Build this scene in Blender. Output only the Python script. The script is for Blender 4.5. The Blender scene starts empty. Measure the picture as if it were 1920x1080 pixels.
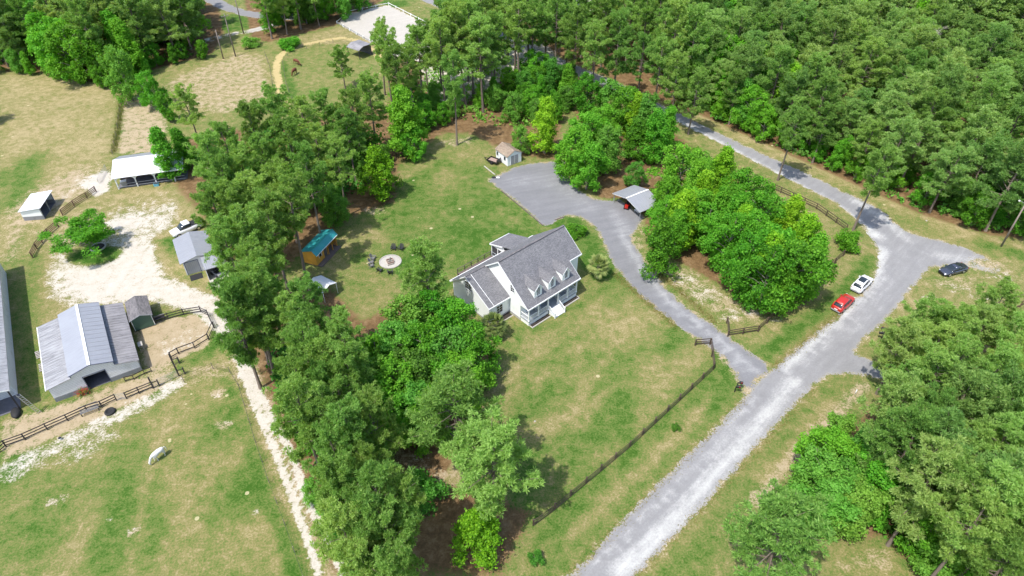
# Aerial view of a small farmstead: house, drive, road, paddocks, barns and woods.
import bpy, bmesh, math, random
import numpy as np
from mathutils import Vector, Matrix, geometry as mgeo

scene = bpy.context.scene
COL = scene.collection
R = math.radians

# ------------------------------------------------------------------ camera, sky, sun, exposure
CAM_H, PITCH, FPX = 70.0, R(40.3), 1280.0      # metres above ground, pitch below horizon, focal length in photo pixels
cam_data = bpy.data.cameras.new('camera')
cam_data.sensor_fit = 'HORIZONTAL'; cam_data.sensor_width = 36.0
cam_data.lens = 36.0 * FPX / 1920.0
cam_data.clip_start = 0.5; cam_data.clip_end = 6000
cam = bpy.data.objects.new('camera', cam_data); COL.objects.link(cam)
cam.location = (0, 0, CAM_H); cam.rotation_euler = (math.pi / 2 - PITCH, 0, 0)
scene.camera = cam

SUN_EL, SHADOW_AZ = R(62), R(47)
world = bpy.data.worlds.new('World'); scene.world = world; world.use_nodes = True
wn = world.node_tree
bgn = wn.nodes.get('Background') or wn.nodes.new('ShaderNodeBackground')
sky = wn.nodes.new('ShaderNodeTexSky'); sky.sky_type = 'NISHITA'; sky.sun_disc = False
sky.sun_elevation = SUN_EL
sky.sun_rotation = math.atan2(-math.cos(SHADOW_AZ), -math.sin(SHADOW_AZ)) % (2 * math.pi)
sky.air_density = 1.0; sky.dust_density = 1.6; sky.ozone_density = 1.0
wn.links.new(sky.outputs[0], bgn.inputs[0]); bgn.inputs[1].default_value = 0.15
sun_data = bpy.data.lights.new('sun', 'SUN'); sun_data.energy = 3.05; sun_data.angle = R(0.53); sun_data.color = (1.0, 0.95, 0.87)
sun = bpy.data.objects.new('sun', sun_data); COL.objects.link(sun)
sdir = Vector((math.cos(SUN_EL) * math.cos(SHADOW_AZ), math.cos(SUN_EL) * math.sin(SHADOW_AZ), -math.sin(SUN_EL)))
sun.rotation_euler = sdir.to_track_quat('-Z', 'Y').to_euler(); sun.location = (-40, -40, 120)
vs = scene.view_settings
vs.view_transform = 'Standard'; vs.look = 'None'; vs.gamma = 1.0; vs.exposure = 0.94; vs.use_curve_mapping = False
scene.cycles.max_bounces = 6; scene.cycles.diffuse_bounces = 3; scene.cycles.transparent_max_bounces = 4
scene.cycles.use_adaptive_sampling = True; scene.cycles.adaptive_threshold = 0.025
scene.cycles.use_denoising = True

# ------------------------------------------------------------------ survey: a photo point at height z -> metres on site
def site(px, py, z=0.0):
    u = (px - 960) / FPX; v = (py - 540) / FPX
    dy = math.cos(PITCH) - v * math.sin(PITCH); dz = -math.sin(PITCH) - v * math.cos(PITCH)
    t = (CAM_H - z) / -dz
    return (u * t, dy * t)
def sites(pts, z=0.0): return [site(x, y, z) for x, y in pts]

# ------------------------------------------------------------------ object helpers
def tag(o, label=None, cat=None, group=None, kind=None):
    if label: o['label'] = label
    if cat: o['category'] = cat
    if group: o['group'] = group
    if kind: o['kind'] = kind
    return o
def thing(name, label, cat, loc=(0, 0, 0), rz=0.0, group=None):
    o = bpy.data.objects.new(name, None); COL.objects.link(o)
    o.empty_display_size = 0.3
    o.location = (loc[0], loc[1], loc[2] if len(loc) > 2 else 0.0); o.rotation_euler = (0, 0, rz)
    return tag(o, label, cat, group)
def inst(name, mesh, parent=None, loc=(0, 0, 0), rot=(0, 0, 0), scale=(1, 1, 1)):
    o = bpy.data.objects.new(name, mesh); COL.objects.link(o)
    o.parent = parent; o.location = loc; o.rotation_euler = rot; o.scale = scale
    return o
def copy_tree(o, parent=None):
    c = o.copy(); COL.objects.link(c); c.parent = parent
    for ch in list(o.children): copy_tree(ch, c)
    return c

class MB:
    """collects faces, builds one mesh object; UVs in metres (u level, v up the slope)"""
    def __init__(s): s.v = []; s.f = []; s.m = []; s.mi = 0; s.sm = []; s.smooth = False
    def mat(s, i): s.mi = i; return s
    def face(s, idx): s.f.append(tuple(idx)); s.m.append(s.mi); s.sm.append(s.smooth)
    def add(s, pts): n = len(s.v); s.v += [tuple(p) for p in pts]; return list(range(n, n + len(pts)))
    def poly(s, pts): s.face(s.add(pts)); return s
    def box(s, x0, x1, y0, y1, z0, z1):
        a = s.add([(x0, y0, z0), (x1, y0, z0), (x1, y1, z0), (x0, y1, z0), (x0, y0, z1), (x1, y0, z1), (x1, y1, z1), (x0, y1, z1)])
        for q in ((0, 3, 2, 1), (4, 5, 6, 7), (0, 1, 5, 4), (1, 2, 6, 5), (2, 3, 7, 6), (3, 0, 4, 7)): s.face([a[i] for i in q])
        return s
    def prism(s, pts, off):
        """closed polygon swept by vector off"""
        n = len(pts); o = Vector(off)
        a = s.add(pts); b = s.add([Vector(p) + o for p in pts])
        nn = Vector((0, 0, 0))
        for i in range(n): nn += Vector(pts[i]).cross(Vector(pts[(i + 1) % n]))
        flip = nn.dot(o) > 0
        s.face(a[::-1] if flip else a); s.face(b if flip else b[::-1])
        for i in range(n):
            j = (i + 1) % n; q = [a[i], a[j], b[j], b[i]]
            s.face(q if flip else q[::-1])
        return s
    def slab(s, pts, t): return s.prism(pts, (0, 0, -t))
    def tube(s, p0, p1, r0, r1=None, n=8, cap=True):
        r1 = r0 if r1 is None else r1
        p0 = Vector(p0); p1 = Vector(p1); d = (p1 - p0).normalized()
        x = d.orthogonal().normalized(); y = d.cross(x)
        a = s.add([p0 + (x * math.cos(2 * math.pi * k / n) + y * math.sin(2 * math.pi * k / n)) * r0 for k in range(n)])
        b = s.add([p1 + (x * math.cos(2 * math.pi * k / n) + y * math.sin(2 * math.pi * k / n)) * r1 for k in range(n)])
        sm = s.smooth; s.smooth = n > 6
        for k in range(n): s.face([a[k], a[(k + 1) % n], b[(k + 1) % n], b[k]])
        s.smooth = sm
        if cap: s.face(a[::-1]); s.face(b)
        return s
    def bar(s, p0, p1, w, h):
        p0 = Vector(p0); p1 = Vector(p1); d = (p1 - p0).normalized()
        up = Vector((0, 0, 1)) if abs(d.z) < 0.95 else Vector((0, 1, 0))
        x = d.cross(up).normalized() * w / 2; y = x.cross(d).normalized() * h / 2
        return s.prism([p0 - x - y, p0 + x - y, p0 + x + y, p0 - x + y], p1 - p0)
    def lathe(s, prof, n=16, c=(0, 0, 0)):
        rings = []
        for r, z in prof:
            rings.append(s.add([(c[0] + r * math.cos(2 * math.pi * k / n), c[1] + r * math.sin(2 * math.pi * k / n), c[2] + z) for k in range(n)]))
        sm = s.smooth; s.smooth = True
        for a, b in zip(rings, rings[1:]):
            for k in range(n): s.face([a[k], a[(k + 1) % n], b[(k + 1) % n], b[k]])
        s.smooth = sm
        s.face(rings[0][::-1]); s.face(rings[-1])
        return s
    def mesh(s, name, mats):
        me = bpy.data.meshes.new(name)
        me.from_pydata(s.v, [], s.f)
        for m in (mats if isinstance(mats, (list, tuple)) else [mats]): me.materials.append(m)
        me.polygons.foreach_set('material_index', s.m); me.polygons.foreach_set('use_smooth', s.sm)
        uv = me.uv_layers.new(name='UVMap').data
        for p in me.polygons:
            n = p.normal
            if abs(n.z) > 0.9995: t = Vector((1, 0, 0)); b = Vector((0, 1, 0))
            else: t = Vector((-n.y, n.x, 0)).normalized(); b = n.cross(t)
            for li in p.loop_indices:
                co = me.vertices[me.loops[li].vertex_index].co
                uv[li].uv = (co.dot(t), co.dot(b))
        me.update()
        return me
    def build(s, name, mats, parent=None, loc=(0, 0, 0), rot=(0, 0, 0)):
        return inst(name, s.mesh(name, mats), parent, loc, rot)

# ------------------------------------------------------------------ materials
def newmat(name):
    m = bpy.data.materials.new(name); m.use_nodes = True
    nt = m.node_tree; b = nt.nodes['Principled BSDF']
    return m, nt, b
def N(nt, t, **kw):
    n = nt.nodes.new(t)
    for k, v in kw.items(): setattr(n, k, v)
    return n
def L(nt, a, b): nt.links.new(a, b)
def noise(nt, scale, detail=5, rough=0.6, vec=None, dist=0.0):
    n = N(nt, 'ShaderNodeTexNoise'); n.inputs['Scale'].default_value = scale; n.inputs['Detail'].default_value = detail
    n.inputs['Roughness'].default_value = rough; n.inputs['Distortion'].default_value = dist
    if vec is not None: L(nt, vec, n.inputs['Vector'])
    return n.outputs['Fac']
def ramp(nt, fac, stops):
    r = N(nt, 'ShaderNodeValToRGB'); e = r.color_ramp.elements
    while len(e) < len(stops): e.new(0.5)
    for el, (p, c) in zip(e, stops): el.position = p; el.color = (*c, 1) if len(c) == 3 else c
    L(nt, fac, r.inputs[0]); return r.outputs[0]
def math_n(nt, op, a, b=None, clamp=False):
    n = N(nt, 'ShaderNodeMath', operation=op); n.use_clamp = clamp
    for i, x in enumerate((a, b)):
        if x is None: continue
        if isinstance(x, (int, float)): n.inputs[i].default_value = x
        else: L(nt, x, n.inputs[i])
    return n.outputs[0]
def sstep(nt, x, lo, hi):
    n = N(nt, 'ShaderNodeMapRange', interpolation_type='SMOOTHSTEP')
    n.inputs['From Min'].default_value = lo; n.inputs['From Max'].default_value = hi
    L(nt, x, n.inputs['Value']); return n.outputs[0]
def mixc(nt, fac, a, b, mode='MIX'):
    n = N(nt, 'ShaderNodeMix', data_type='RGBA', blend_type=mode)
    for sock, x in ((n.inputs[0], fac), (n.inputs[6], a), (n.inputs[7], b)):
        if isinstance(x, (int, float)): sock.default_value = x
        elif isinstance(x, tuple): sock.default_value = (*x, 1) if len(x) == 3 else x
        else: L(nt, x, sock)
    return n.outputs[2]
def bump(nt, b, h, strength=0.3, dist=0.05):
    n = N(nt, 'ShaderNodeBump'); n.inputs['Strength'].default_value = strength; n.inputs['Distance'].default_value = dist
    L(nt, h, n.inputs['Height']); L(nt, n.outputs[0], b.inputs['Normal'])

def plain(name, c, rough=0.6, metal=0.0, var=0.18, scale=3.0, spec=0.4):
    """base colour with soft dirt and tone variation"""
    m, nt, b = newmat(name)
    tc = N(nt, 'ShaderNodeTexCoord')
    f = noise(nt, scale, 6, 0.65, tc.outputs['Object'])
    lo = tuple(x * (1 - var) for x in c); hi = tuple(min(1, x * (1 + var * 0.7)) for x in c)
    L(nt, ramp(nt, f, [(0.3, lo), (0.7, hi)]), b.inputs['Base Color'])
    b.inputs['Roughness'].default_value = rough; b.inputs['Metallic'].default_value = metal
    b.inputs['Specular IOR Level'].default_value = spec
    return m
def siding(name, c, pitch=0.16, depth=0.02, dark=0.75, grime=(0.5, 0.5, 0.46)):
    """lap boards or ribbed sheet: level lines every `pitch` metres"""
    m, nt, b = newmat(name)
    uv = N(nt, 'ShaderNodeUVMap'); sp = N(nt, 'ShaderNodeSeparateXYZ'); L(nt, uv.outputs[0], sp.inputs[0])
    fr = math_n(nt, 'FRACT', math_n(nt, 'MULTIPLY', sp.outputs[1], 1.0 / pitch))
    line = sstep(nt, fr, 0.0, 0.16)
    tc = N(nt, 'ShaderNodeTexCoord'); g = noise(nt, 0.9, 6, 0.6, tc.outputs['Object'])
    col = mixc(nt, sstep(nt, g, 0.5, 0.8), c, tuple(x * y * 1.5 for x, y in zip(c, grime)))
    col = mixc(nt, line, tuple(x * dark for x in c), col)
    L(nt, col, b.inputs['Base Color']); b.inputs['Roughness'].default_value = 0.55
    bump(nt, b, fr, 0.2, depth)
    return m
def metal_roof(name, c, pitch=0.3, streak=0.5, rough=0.4, metal=0.25):
    """ribbed sheet metal: ribs run up the slope, rust and water streaks with them"""
    m, nt, b = newmat(name)
    uv = N(nt, 'ShaderNodeUVMap'); sp = N(nt, 'ShaderNodeSeparateXYZ'); L(nt, uv.outputs[0], sp.inputs[0])
    fr = math_n(nt, 'FRACT', math_n(nt, 'MULTIPLY', sp.outputs[0], 1.0 / pitch))
    mp = N(nt, 'ShaderNodeMapping'); mp.inputs['Scale'].default_value = (4.5, 0.3, 1); L(nt, uv.outputs[0], mp.inputs[0])
    st = noise(nt, 1.3, 7, 0.7, mp.outputs[0])
    big = noise(nt, 0.35, 4, 0.6, uv.outputs[0])
    sm = math_n(nt, 'MULTIPLY', sstep(nt, st, 0.40, 0.60), sstep(nt, big, 0.32, 0.55))
    col = mixc(nt, math_n(nt, 'MULTIPLY', sm, streak), c, tuple(x * 0.5 for x in c))
    col = mixc(nt, sstep(nt, fr, 0.0, 0.14), tuple(x * 0.72 for x in c), col)
    L(nt, col, b.inputs['Base Color']); b.inputs['Roughness'].default_value = rough; b.inputs['Metallic'].default_value = metal
    tri = math_n(nt, 'PINGPONG', fr, 0.5); bump(nt, b, sstep(nt, tri, 0.0, 0.12), 0.4, 0.02)
    return m
def shingle(name, c1, c2, w=0.34, h=0.14):
    m, nt, b = newmat(name)
    uv = N(nt, 'ShaderNodeUVMap')
    br = N(nt, 'ShaderNodeTexBrick'); L(nt, uv.outputs[0], br.inputs['Vector'])
    br.inputs['Scale'].default_value = 1.0; br.inputs['Brick Width'].default_value = w; br.inputs['Row Height'].default_value = h
    br.inputs['Mortar Size'].default_value = 0.008; br.inputs['Bias'].default_value = 0.0
    br.inputs['Color1'].default_value = (*c1, 1); br.inputs['Color2'].default_value = (*c2, 1)
    br.inputs['Mortar'].default_value = (*(x * 0.5 for x in c1), 1)
    g = noise(nt, 0.5, 5, 0.6, uv.outputs[0])
    col = mixc(nt, 1.0, br.outputs[0], ramp(nt, g, [(0.3, (0.86, 0.86, 0.87)), (0.7, (1.1, 1.09, 1.07))]), 'MULTIPLY')
    L(nt, col, b.inputs['Base Color']); b.inputs['Roughness'].default_value = 0.9
    bump(nt, b, br.outputs[1], -0.4, 0.02)
    return m
def wood(name, c, rough=0.8):
    m, nt, b = newmat(name)
    tc = N(nt, 'ShaderNodeTexCoord'); mp = N(nt, 'ShaderNodeMapping'); mp.inputs['Scale'].default_value = (1, 9, 9)
    L(nt, tc.outputs['Object'], mp.inputs[0]); f = noise(nt, 1.6, 6, 0.7, mp.outputs[0])
    oi = N(nt, 'ShaderNodeObjectInfo'); k = math_n(nt, 'ADD', math_n(nt, 'MULTIPLY', f, 0.7), math_n(nt, 'MULTIPLY', oi.outputs['Random'], 0.4))
    L(nt, ramp(nt, k, [(0.2, tuple(x * 0.6 for x in c)), (0.85, tuple(x * 1.45 for x in c))]), b.inputs['Base Color'])
    b.inputs['Roughness'].default_value = rough
    return m
def glossy(name, c, rough=0.25, metal=0.0, coat=0.0, spec=0.5):
    m, nt, b = newmat(name)
    b.inputs['Base Color'].default_value = (*c, 1); b.inputs['Roughness'].default_value = rough
    b.inputs['Metallic'].default_value = metal; b.inputs['Coat Weight'].default_value = coat; b.inputs['Specular IOR Level'].default_value = spec
    f = noise(nt, 14.0, 3, 0.5); L(nt, math_n(nt, 'ADD', math_n(nt, 'MULTIPLY', f, 0.14), rough - 0.05), b.inputs['Roughness'])
    return m
def foliage(name, dark, mid, light, trans=0.35, yellow=0.0, hue=0.06):
    """leaf faces: tone per leaf, per clump and per tree; some light comes through"""
    m, nt, b = newmat(name)
    ge = N(nt, 'ShaderNodeNewGeometry'); oi = N(nt, 'ShaderNodeObjectInfo'); tc = N(nt, 'ShaderNodeTexCoord')
    cl = noise(nt, 0.55, 3, 0.6, tc.outputs['Object'])
    k = math_n(nt, 'ADD', math_n(nt, 'MULTIPLY', ge.outputs['Random Per Island'], 0.55), math_n(nt, 'MULTIPLY', cl, 0.6))
    k = math_n(nt, 'ADD', k, math_n(nt, 'MULTIPLY', math_n(nt, 'SUBTRACT', oi.outputs['Random'], 0.36), 0.48))
    col = ramp(nt, k, [(0.12, dark), (0.5, mid), (0.95, light)])
    hs = N(nt, 'ShaderNodeHueSaturation'); L(nt, col, hs.inputs['Color'])
    r2 = math_n(nt, 'FRACT', math_n(nt, 'MULTIPLY', oi.outputs['Random'], 7.31))
    L(nt, math_n(nt, 'ADD', 0.5 - hue * 0.8, math_n(nt, 'MULTIPLY', r2, hue)), hs.inputs['Hue'])
    L(nt, hs.outputs[0], b.inputs['Base Color']); b.inputs['Roughness'].default_value = 0.6; b.inputs['Specular IOR Level'].default_value = 0.25
    tr = N(nt, 'ShaderNodeBsdfTranslucent'); L(nt, mixc(nt, 1.0, hs.outputs[0], (1.25, 1.2, 0.5), 'MULTIPLY'), tr.inputs['Color'])
    mx = N(nt, 'ShaderNodeMixShader'); mx.inputs[0].default_value = trans
    out = nt.nodes['Material Output']
    L(nt, b.outputs[0], mx.inputs[1]); L(nt, tr.outputs[0], mx.inputs[2]); L(nt, mx.outputs[0], out.inputs[0])
    return m

M = {}
M['shingle'] = shingle('grey_shingle', (0.125, 0.125, 0.135), (0.205, 0.205, 0.22), 0.24, 0.11)
M['shed_shingle'] = shingle('weathered_shingle', (0.10, 0.095, 0.10), (0.17, 0.16, 0.165), 0.5, 0.2)
M['tan_shingle'] = shingle('tan_shingle', (0.20, 0.15, 0.11), (0.32, 0.26, 0.20))
M['white_siding'] = siding('white_lap_siding', (0.80, 0.83, 0.82), 0.16, 0.012, 0.86, (0.62, 0.62, 0.6))
M['white'] = plain('white_trim', (0.78, 0.79, 0.80), 0.5, var=0.07)
M['brick'] = plain('foundation', (0.36, 0.35, 0.34), 0.85)
M['glass'] = glossy('window_glass', (0.02, 0.028, 0.035), 0.08, spec=0.7)
M['screen'] = plain('screen_mesh', (0.045, 0.045, 0.05), 0.8)
M['porch_floor'] = plain('porch_floor', (0.30, 0.33, 0.36), 0.7)
M['mulch'] = plain('mulch', (0.035, 0.028, 0.024), 0.95, var=0.5, scale=8)
M['concrete'] = plain('concrete', (0.40, 0.38, 0.345), 0.85, var=0.2)
M['stone'] = plain('stone', (0.42, 0.40, 0.37), 0.9, var=0.3, scale=5)
M['deck'] = wood('deck_boards', (0.11, 0.085, 0.075))
M['fence'] = wood('brown_fence_wood', (0.075, 0.052, 0.036))
M['fence_dark'] = wood('black_fence_wood', (0.035, 0.03, 0.032))
M['fence_red'] = wood('reddish_fence_wood', (0.09, 0.045, 0.035))
M['pole'] = wood('pole_wood', (0.17, 0.14, 0.12))
M['grey_metal'] = metal_roof('light_metal_roof', (0.34, 0.35, 0.38), 0.28, 0.25)
M['old_metal'] = metal_roof('streaked_metal_roof', (0.38, 0.38, 0.39), 0.28, 0.95, 0.5)
M['brown_metal'] = metal_roof('dull_metal_roof', (0.29, 0.28, 0.29), 0.28, 1.0, 0.6, 0.1)
M['white_metal'] = metal_roof('white_metal_roof', (0.66, 0.67, 0.70), 0.3, 0.12, 0.4, 0.0)
M['teal_metal'] = metal_roof('teal_metal_roof', (0.035, 0.30, 0.31), 0.28, 0.2, 0.4, 0.1)
M['barn_wall'] = siding('barn_ribbed_wall', (0.70, 0.70, 0.72), 0.26, 0.03, 0.28)
M['barn_skirt'] = siding('barn_grey_skirt', (0.22, 0.23, 0.25), 0.26, 0.03, 0.5)
M['blue_trim'] = plain('slate_trim', (0.10, 0.11, 0.17), 0.6)
M['green_wall'] = siding('green_shed_wall', (0.055, 0.12, 0.09), 0.3, 0.01, 0.8)
M['orange_wood'] = siding('honey_pine_siding', (0.62, 0.30, 0.04), 0.2, 0.01, 0.8)
M['dark'] = plain('dark_interior', (0.03, 0.03, 0.033), 0.9)
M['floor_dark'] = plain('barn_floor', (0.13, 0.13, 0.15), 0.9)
M['rubber'] = plain('black_rubber', (0.018, 0.018, 0.02), 0.75)
M['black'] = glossy('black_paint', (0.015, 0.015, 0.017), 0.45)
M['chrome'] = glossy('bare_metal', (0.55, 0.56, 0.58), 0.3, 0.9)
M['grey_paint'] = plain('grey_paint', (0.28, 0.29, 0.31), 0.5)
M['red_paint'] = glossy('red_paint', (0.42, 0.02, 0.012), 0.3, coat=0.6)
M['white_paint'] = glossy('white_paint', (0.74, 0.74, 0.76), 0.25, coat=0.6)
M['slate_paint'] = glossy('slate_paint', (0.075, 0.085, 0.115), 0.22, 0.5, coat=0.8)
M['red_lamp'] = glossy('red_lamp', (0.35, 0.015, 0.015), 0.2)
M['lamp'] = glossy('clear_lamp', (0.75, 0.76, 0.78), 0.12, spec=0.8)
M['blue_plastic'] = plain('blue_plastic', (0.12, 0.36, 0.48), 0.5)
M['terracotta'] = plain('faded_fabric', (0.32, 0.23, 0.19), 0.9)
M['bark_pine'] = wood('pine_bark', (0.16, 0.125, 0.10), 0.95)
M['bark_red'] = wood('red_pine_bark', (0.26, 0.13, 0.08), 0.95)
M['bark'] = wood('grey_bark', (0.17, 0.15, 0.13), 0.95)
M['dead'] = wood('dead_bark', (0.30, 0.26, 0.23), 0.95)
M['palm_trunk'] = wood('palm_trunk', (0.17, 0.15, 0.13), 0.95)
M['pine'] = foliage('pine_needles', (0.08, 0.19, 0.042), (0.175, 0.35, 0.068), (0.34, 0.53, 0.14), 0.5, hue=0.022)
M['pine_grey'] = foliage('grey_green_needles', (0.085, 0.195, 0.05), (0.18, 0.35, 0.085), (0.345, 0.52, 0.16), 0.5, hue=0.026)
M['leaf'] = foliage('bright_leaves', (0.035, 0.15, 0.012), (0.085, 0.31, 0.018), (0.18, 0.47, 0.035), 0.46, hue=0.02)
M['leaf_yellow'] = foliage('yellow_green_leaves', (0.06, 0.19, 0.008), (0.145, 0.38, 0.012), (0.29, 0.55, 0.03), 0.46, hue=0.02)
M['leaf_dark'] = foliage('deep_green_leaves', (0.045, 0.145, 0.022), (0.095, 0.30, 0.035), (0.19, 0.45, 0.065), 0.48, hue=0.03)
M['palm_leaf'] = foliage('palm_fronds', (0.07, 0.12, 0.03), (0.15, 0.225, 0.06), (0.30, 0.35, 0.12), 0.3, hue=0.02)
M['weeds'] = foliage('weeds', (0.09, 0.13, 0.03), (0.14, 0.18, 0.04), (0.30, 0.28, 0.10), 0.3)
M['flower'] = plain('red_flowers', (0.5, 0.02, 0.035), 0.7)

# ------------------------------------------------------------------ ground: one sheet, painted by land use
def seg_dist(P, a, b):
    a = np.array(a); b = np.array(b); d = b - a; q = P - a
    t = np.clip((q @ d) / max(d @ d, 1e-9), 0, 1)
    return np.hypot(q[:, 0] - t * d[0], q[:, 1] - t * d[1])
def sd_line(P, pts, closed=False):
    out = np.full(len(P), 1e9)
    n = len(pts)
    for i in range(n if closed else n - 1): out = np.minimum(out, seg_dist(P, pts[i], pts[(i + 1) % n]))
    return out
def sd_poly(P, pts):
    d = sd_line(P, pts, True); ins = np.zeros(len(P), bool); n = len(pts)
    for i in range(n):
        (x0, y0), (x1, y1) = pts[i], pts[(i + 1) % n]
        c = ((y0 > P[:, 1]) != (y1 > P[:, 1]))
        with np.errstate(divide='ignore', invalid='ignore'): xi = (x1 - x0) * (P[:, 1] - y0) / (y1 - y0) + x0
        ins ^= c & (P[:, 0] < xi)
    return np.where(ins, -d, d)
def smooth(x, lo, hi):
    t = np.clip((x - lo) / (hi - lo), 0, 1); return t * t * (3 - 2 * t)
def dense(pts, step, closed):
    out = []; n = len(pts)
    for i in range(n if closed else n - 1):
        a = np.array(pts[i]); b = np.array(pts[(i + 1) % n]); k = max(1, int(np.hypot(*(b - a)) / step))
        out += [tuple(a + (b - a) * j / k) for j in range(k)]
    if not closed: out.append(tuple(pts[-1]))
    return out
def spline(pts, closed=False, per=5):
    """Catmull-Rom through the surveyed points"""
    n = len(pts); out = []
    for i in range(n if closed else n - 1):
        p = [np.array(pts[(i + k - 1) % n] if closed else pts[min(max(i + k - 1, 0), n - 1)]) for k in range(4)]
        for j in range(per):
            t = j / per
            out.append(tuple(0.5 * (2 * p[1] + (p[2] - p[0]) * t + (2 * p[0] - 5 * p[1] + 4 * p[2] - p[3]) * t * t + (3 * p[1] - p[0] - 3 * p[2] + p[3]) * t ** 3)))
    if not closed: out.append(tuple(pts[-1]))
    return out

gx = np.concatenate([[-3000, -1200, -600, -350, -250], np.arange(-185, 185.1, 0.62), [250, 350, 600, 1200, 3000]])
gy = np.concatenate([[-2000, -500, -120, -30, 5], np.arange(24, 250.1, 0.62), [290, 380, 600, 1200, 4000]])
GX, GY = np.meshgrid(gx, gy); GP = np.stack([GX.ravel(), GY.ravel()], 1)
rng = np.random.default_rng(5)
g_dry = np.full(len(GP), 0.5); g_sand = np.zeros(len(GP)); g_dirt = np.zeros(len(GP)); g_straw = np.zeros(len(GP))
CH = dict(dry=g_dry, sand=g_sand, dirt=g_dirt, straw=g_straw)
def paint_d(ch, val, d, soft):
    m = 1 - smooth(d, -soft, soft); a = CH[ch]; a[:] = a * (1 - m) + val * m
def zone(ch, val, px, soft=2.0): paint_d(ch, val, sd_poly(GP, sites(px)), soft)
def stroke(ch, val, px, width, soft=1.0): paint_d(ch, val, sd_line(GP, sites(px)) - width / 2, soft)
def spot(ch, val, x, y, rx, ry=None, soft=0.6, rot=0.0):
    ry = ry or rx; c = site(x, y); q = GP - np.array(c); cs, sn = math.cos(rot), math.sin(rot)
    a = (q[:, 0] * cs + q[:, 1] * sn) / rx; b = (-q[:, 0] * sn + q[:, 1] * cs) / ry
    m = 1 - smooth(np.hypot(a, b), 1 - soft, 1 + soft); A = CH[ch]; A[:] = A * (1 - m) + val * m

# grass: 0 lush .. 1 straw-coloured
zone('dry', 0.27, [(640, 480), (700, 400), (800, 300), (880, 280), (930, 350), (1020, 425), (1000, 480), (880, 500), (800, 560), (720, 620), (660, 560)], 3)
zone('dry', 0.20, [(830, 400), (900, 345), (1010, 425), (930, 445), (860, 480), (780, 500)], 4)
for x, y, r in ((700, 350, 4), (770, 320, 5), (880, 290, 5), (660, 470, 4), (640, 500, 5), (740, 560, 5), (700, 590, 5), (830, 330, 4), (690, 440, 3.5), (720, 530, 3)): spot('dry', 0.6, x, y, r, r * 0.7, 0.9)
zone('dry', 0.12, [(1020, 420), (1080, 405), (1125, 450), (1150, 505), (1190, 555), (1140, 540), (1090, 500), (1085, 460)], 1.2)
zone('dry', 0.5, [(940, 640), (1000, 620), (1090, 560), (1160, 520), (1310, 640), (1335, 700), (1180, 840), (1010, 970), (930, 900), (920, 740)], 3)
for x, y, r in ((1180, 600, 7), (1080, 640, 5), (1010, 640, 3), (1100, 720, 6), (1060, 780, 5), (1240, 720, 7), (1230, 650, 5), (1120, 560, 3), (960, 700, 3)): spot('dry', 0.68, x, y, r, r * 0.45, 0.9, 0.9)
for x, y, r in ((1040, 680, 6), (1000, 770, 5), (1150, 790, 6), (1260, 640, 4), (1080, 860, 6), (1180, 680, 4), (1000, 880, 5)): spot('dry', 0.22, x, y, r, r * 0.4, 0.9, 0.9)
stroke('dry', 0.25, [(1340, 700), (1180, 850), (1020, 1000)], 3.5, 2)
stroke('dry', 0.28, [(1400, 745), (1290, 850), (1180, 950), (1060, 1075)], 4.0, 1.6)
stroke('dry', 0.75, [(1330, 760), (1200, 880), (1080, 1000)], 1.4, 1.2)
zone('dry', 0.15, [(1345, 650), (1380, 705), (1395, 740), (1330, 780), (1330, 700)], 1.2)
zone('dry', 0.6, [(1240, 540), (1360, 600), (1440, 680), (1500, 630), (1590, 560), (1640, 480), (1600, 430), (1400, 330), (1240, 420), (1200, 470)], 2)
stroke('dry', 0.18, [(1440, 660), (1520, 600), (1590, 540), (1635, 490)], 3.2, 1.2)
stroke('dry', 0.65, [(1410, 640), (1500, 575), (1570, 510), (1610, 460)], 2.0, 1.2)
for x, y, r in ((1290, 525, 3), (1330, 560, 4), (1370, 590, 3.5), (1410, 580, 3), (1310, 545, 3), (1450, 600, 2.2), (1270, 520, 2.4)): spot('sand', 0.5, x, y, r, r * 0.5, 0.9, 0.3)
zone('dirt', 0.55, [(1215, 490), (1260, 480), (1300, 500), (1390, 560), (1470, 585), (1420, 620), (1365, 610), (1300, 575), (1240, 530)], 2.5); stroke('dirt', 0.55, [(1205, 420), (1200, 460), (1230, 505)], 2.0, 1.5)
zone('dry', 0.62, [(1700, 560), (1830, 500), (1920, 470), (1920, 600), (1800, 620), (1640, 620)], 3)
for x, y, r in ((1790, 540, 3), (1850, 560, 3.4), (1740, 560, 2.5)): spot('sand', 0.5, x, y, r, r * 0.5, 0.9)
spot('dry', 0.15, 1830, 600, 7, 2.2, 0.6); zone('dry', 0.1, [(1880, 640), (1920, 600), (1920, 760), (1870, 720)], 2)
stroke('dry', 0.82, [(1290, 205), (1450, 280), (1600, 340), (1700, 390), (1830, 445), (1920, 470)], 4, 2)
stroke('dry', 0.25, [(1840, 455), (1920, 480)], 3, 1)
zone('dry', 0.42, [(1560, 705), (1640, 720), (1480, 880), (1340, 1010), (1210, 1080), (1180, 1080), (1350, 920)], 1.5)
stroke('dirt', 0.62, [(1620, 725), (1540, 800), (1470, 880), (1420, 935)], 2.6, 1.2)
stroke('dry', 0.8, [(1560, 760), (1490, 850), (1440, 900)], 2.5, 1.2)
zone('dry', 0.25, [(1220, 1080), (1340, 990), (1360, 1030), (1300, 1080)], 1.5)
zone('dry', 0.62, [(1480, 1080), (1540, 1010), (1660, 1000), (1720, 1080)], 1.5); zone('dirt', 0.5, [(1530, 1080), (1580, 1030), (1660, 1010), (1700, 1080)], 1.5)
zone('dry', 0.35, [(1590, 700), (1650, 640), (1740, 690), (1660, 700)], 2)
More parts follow.
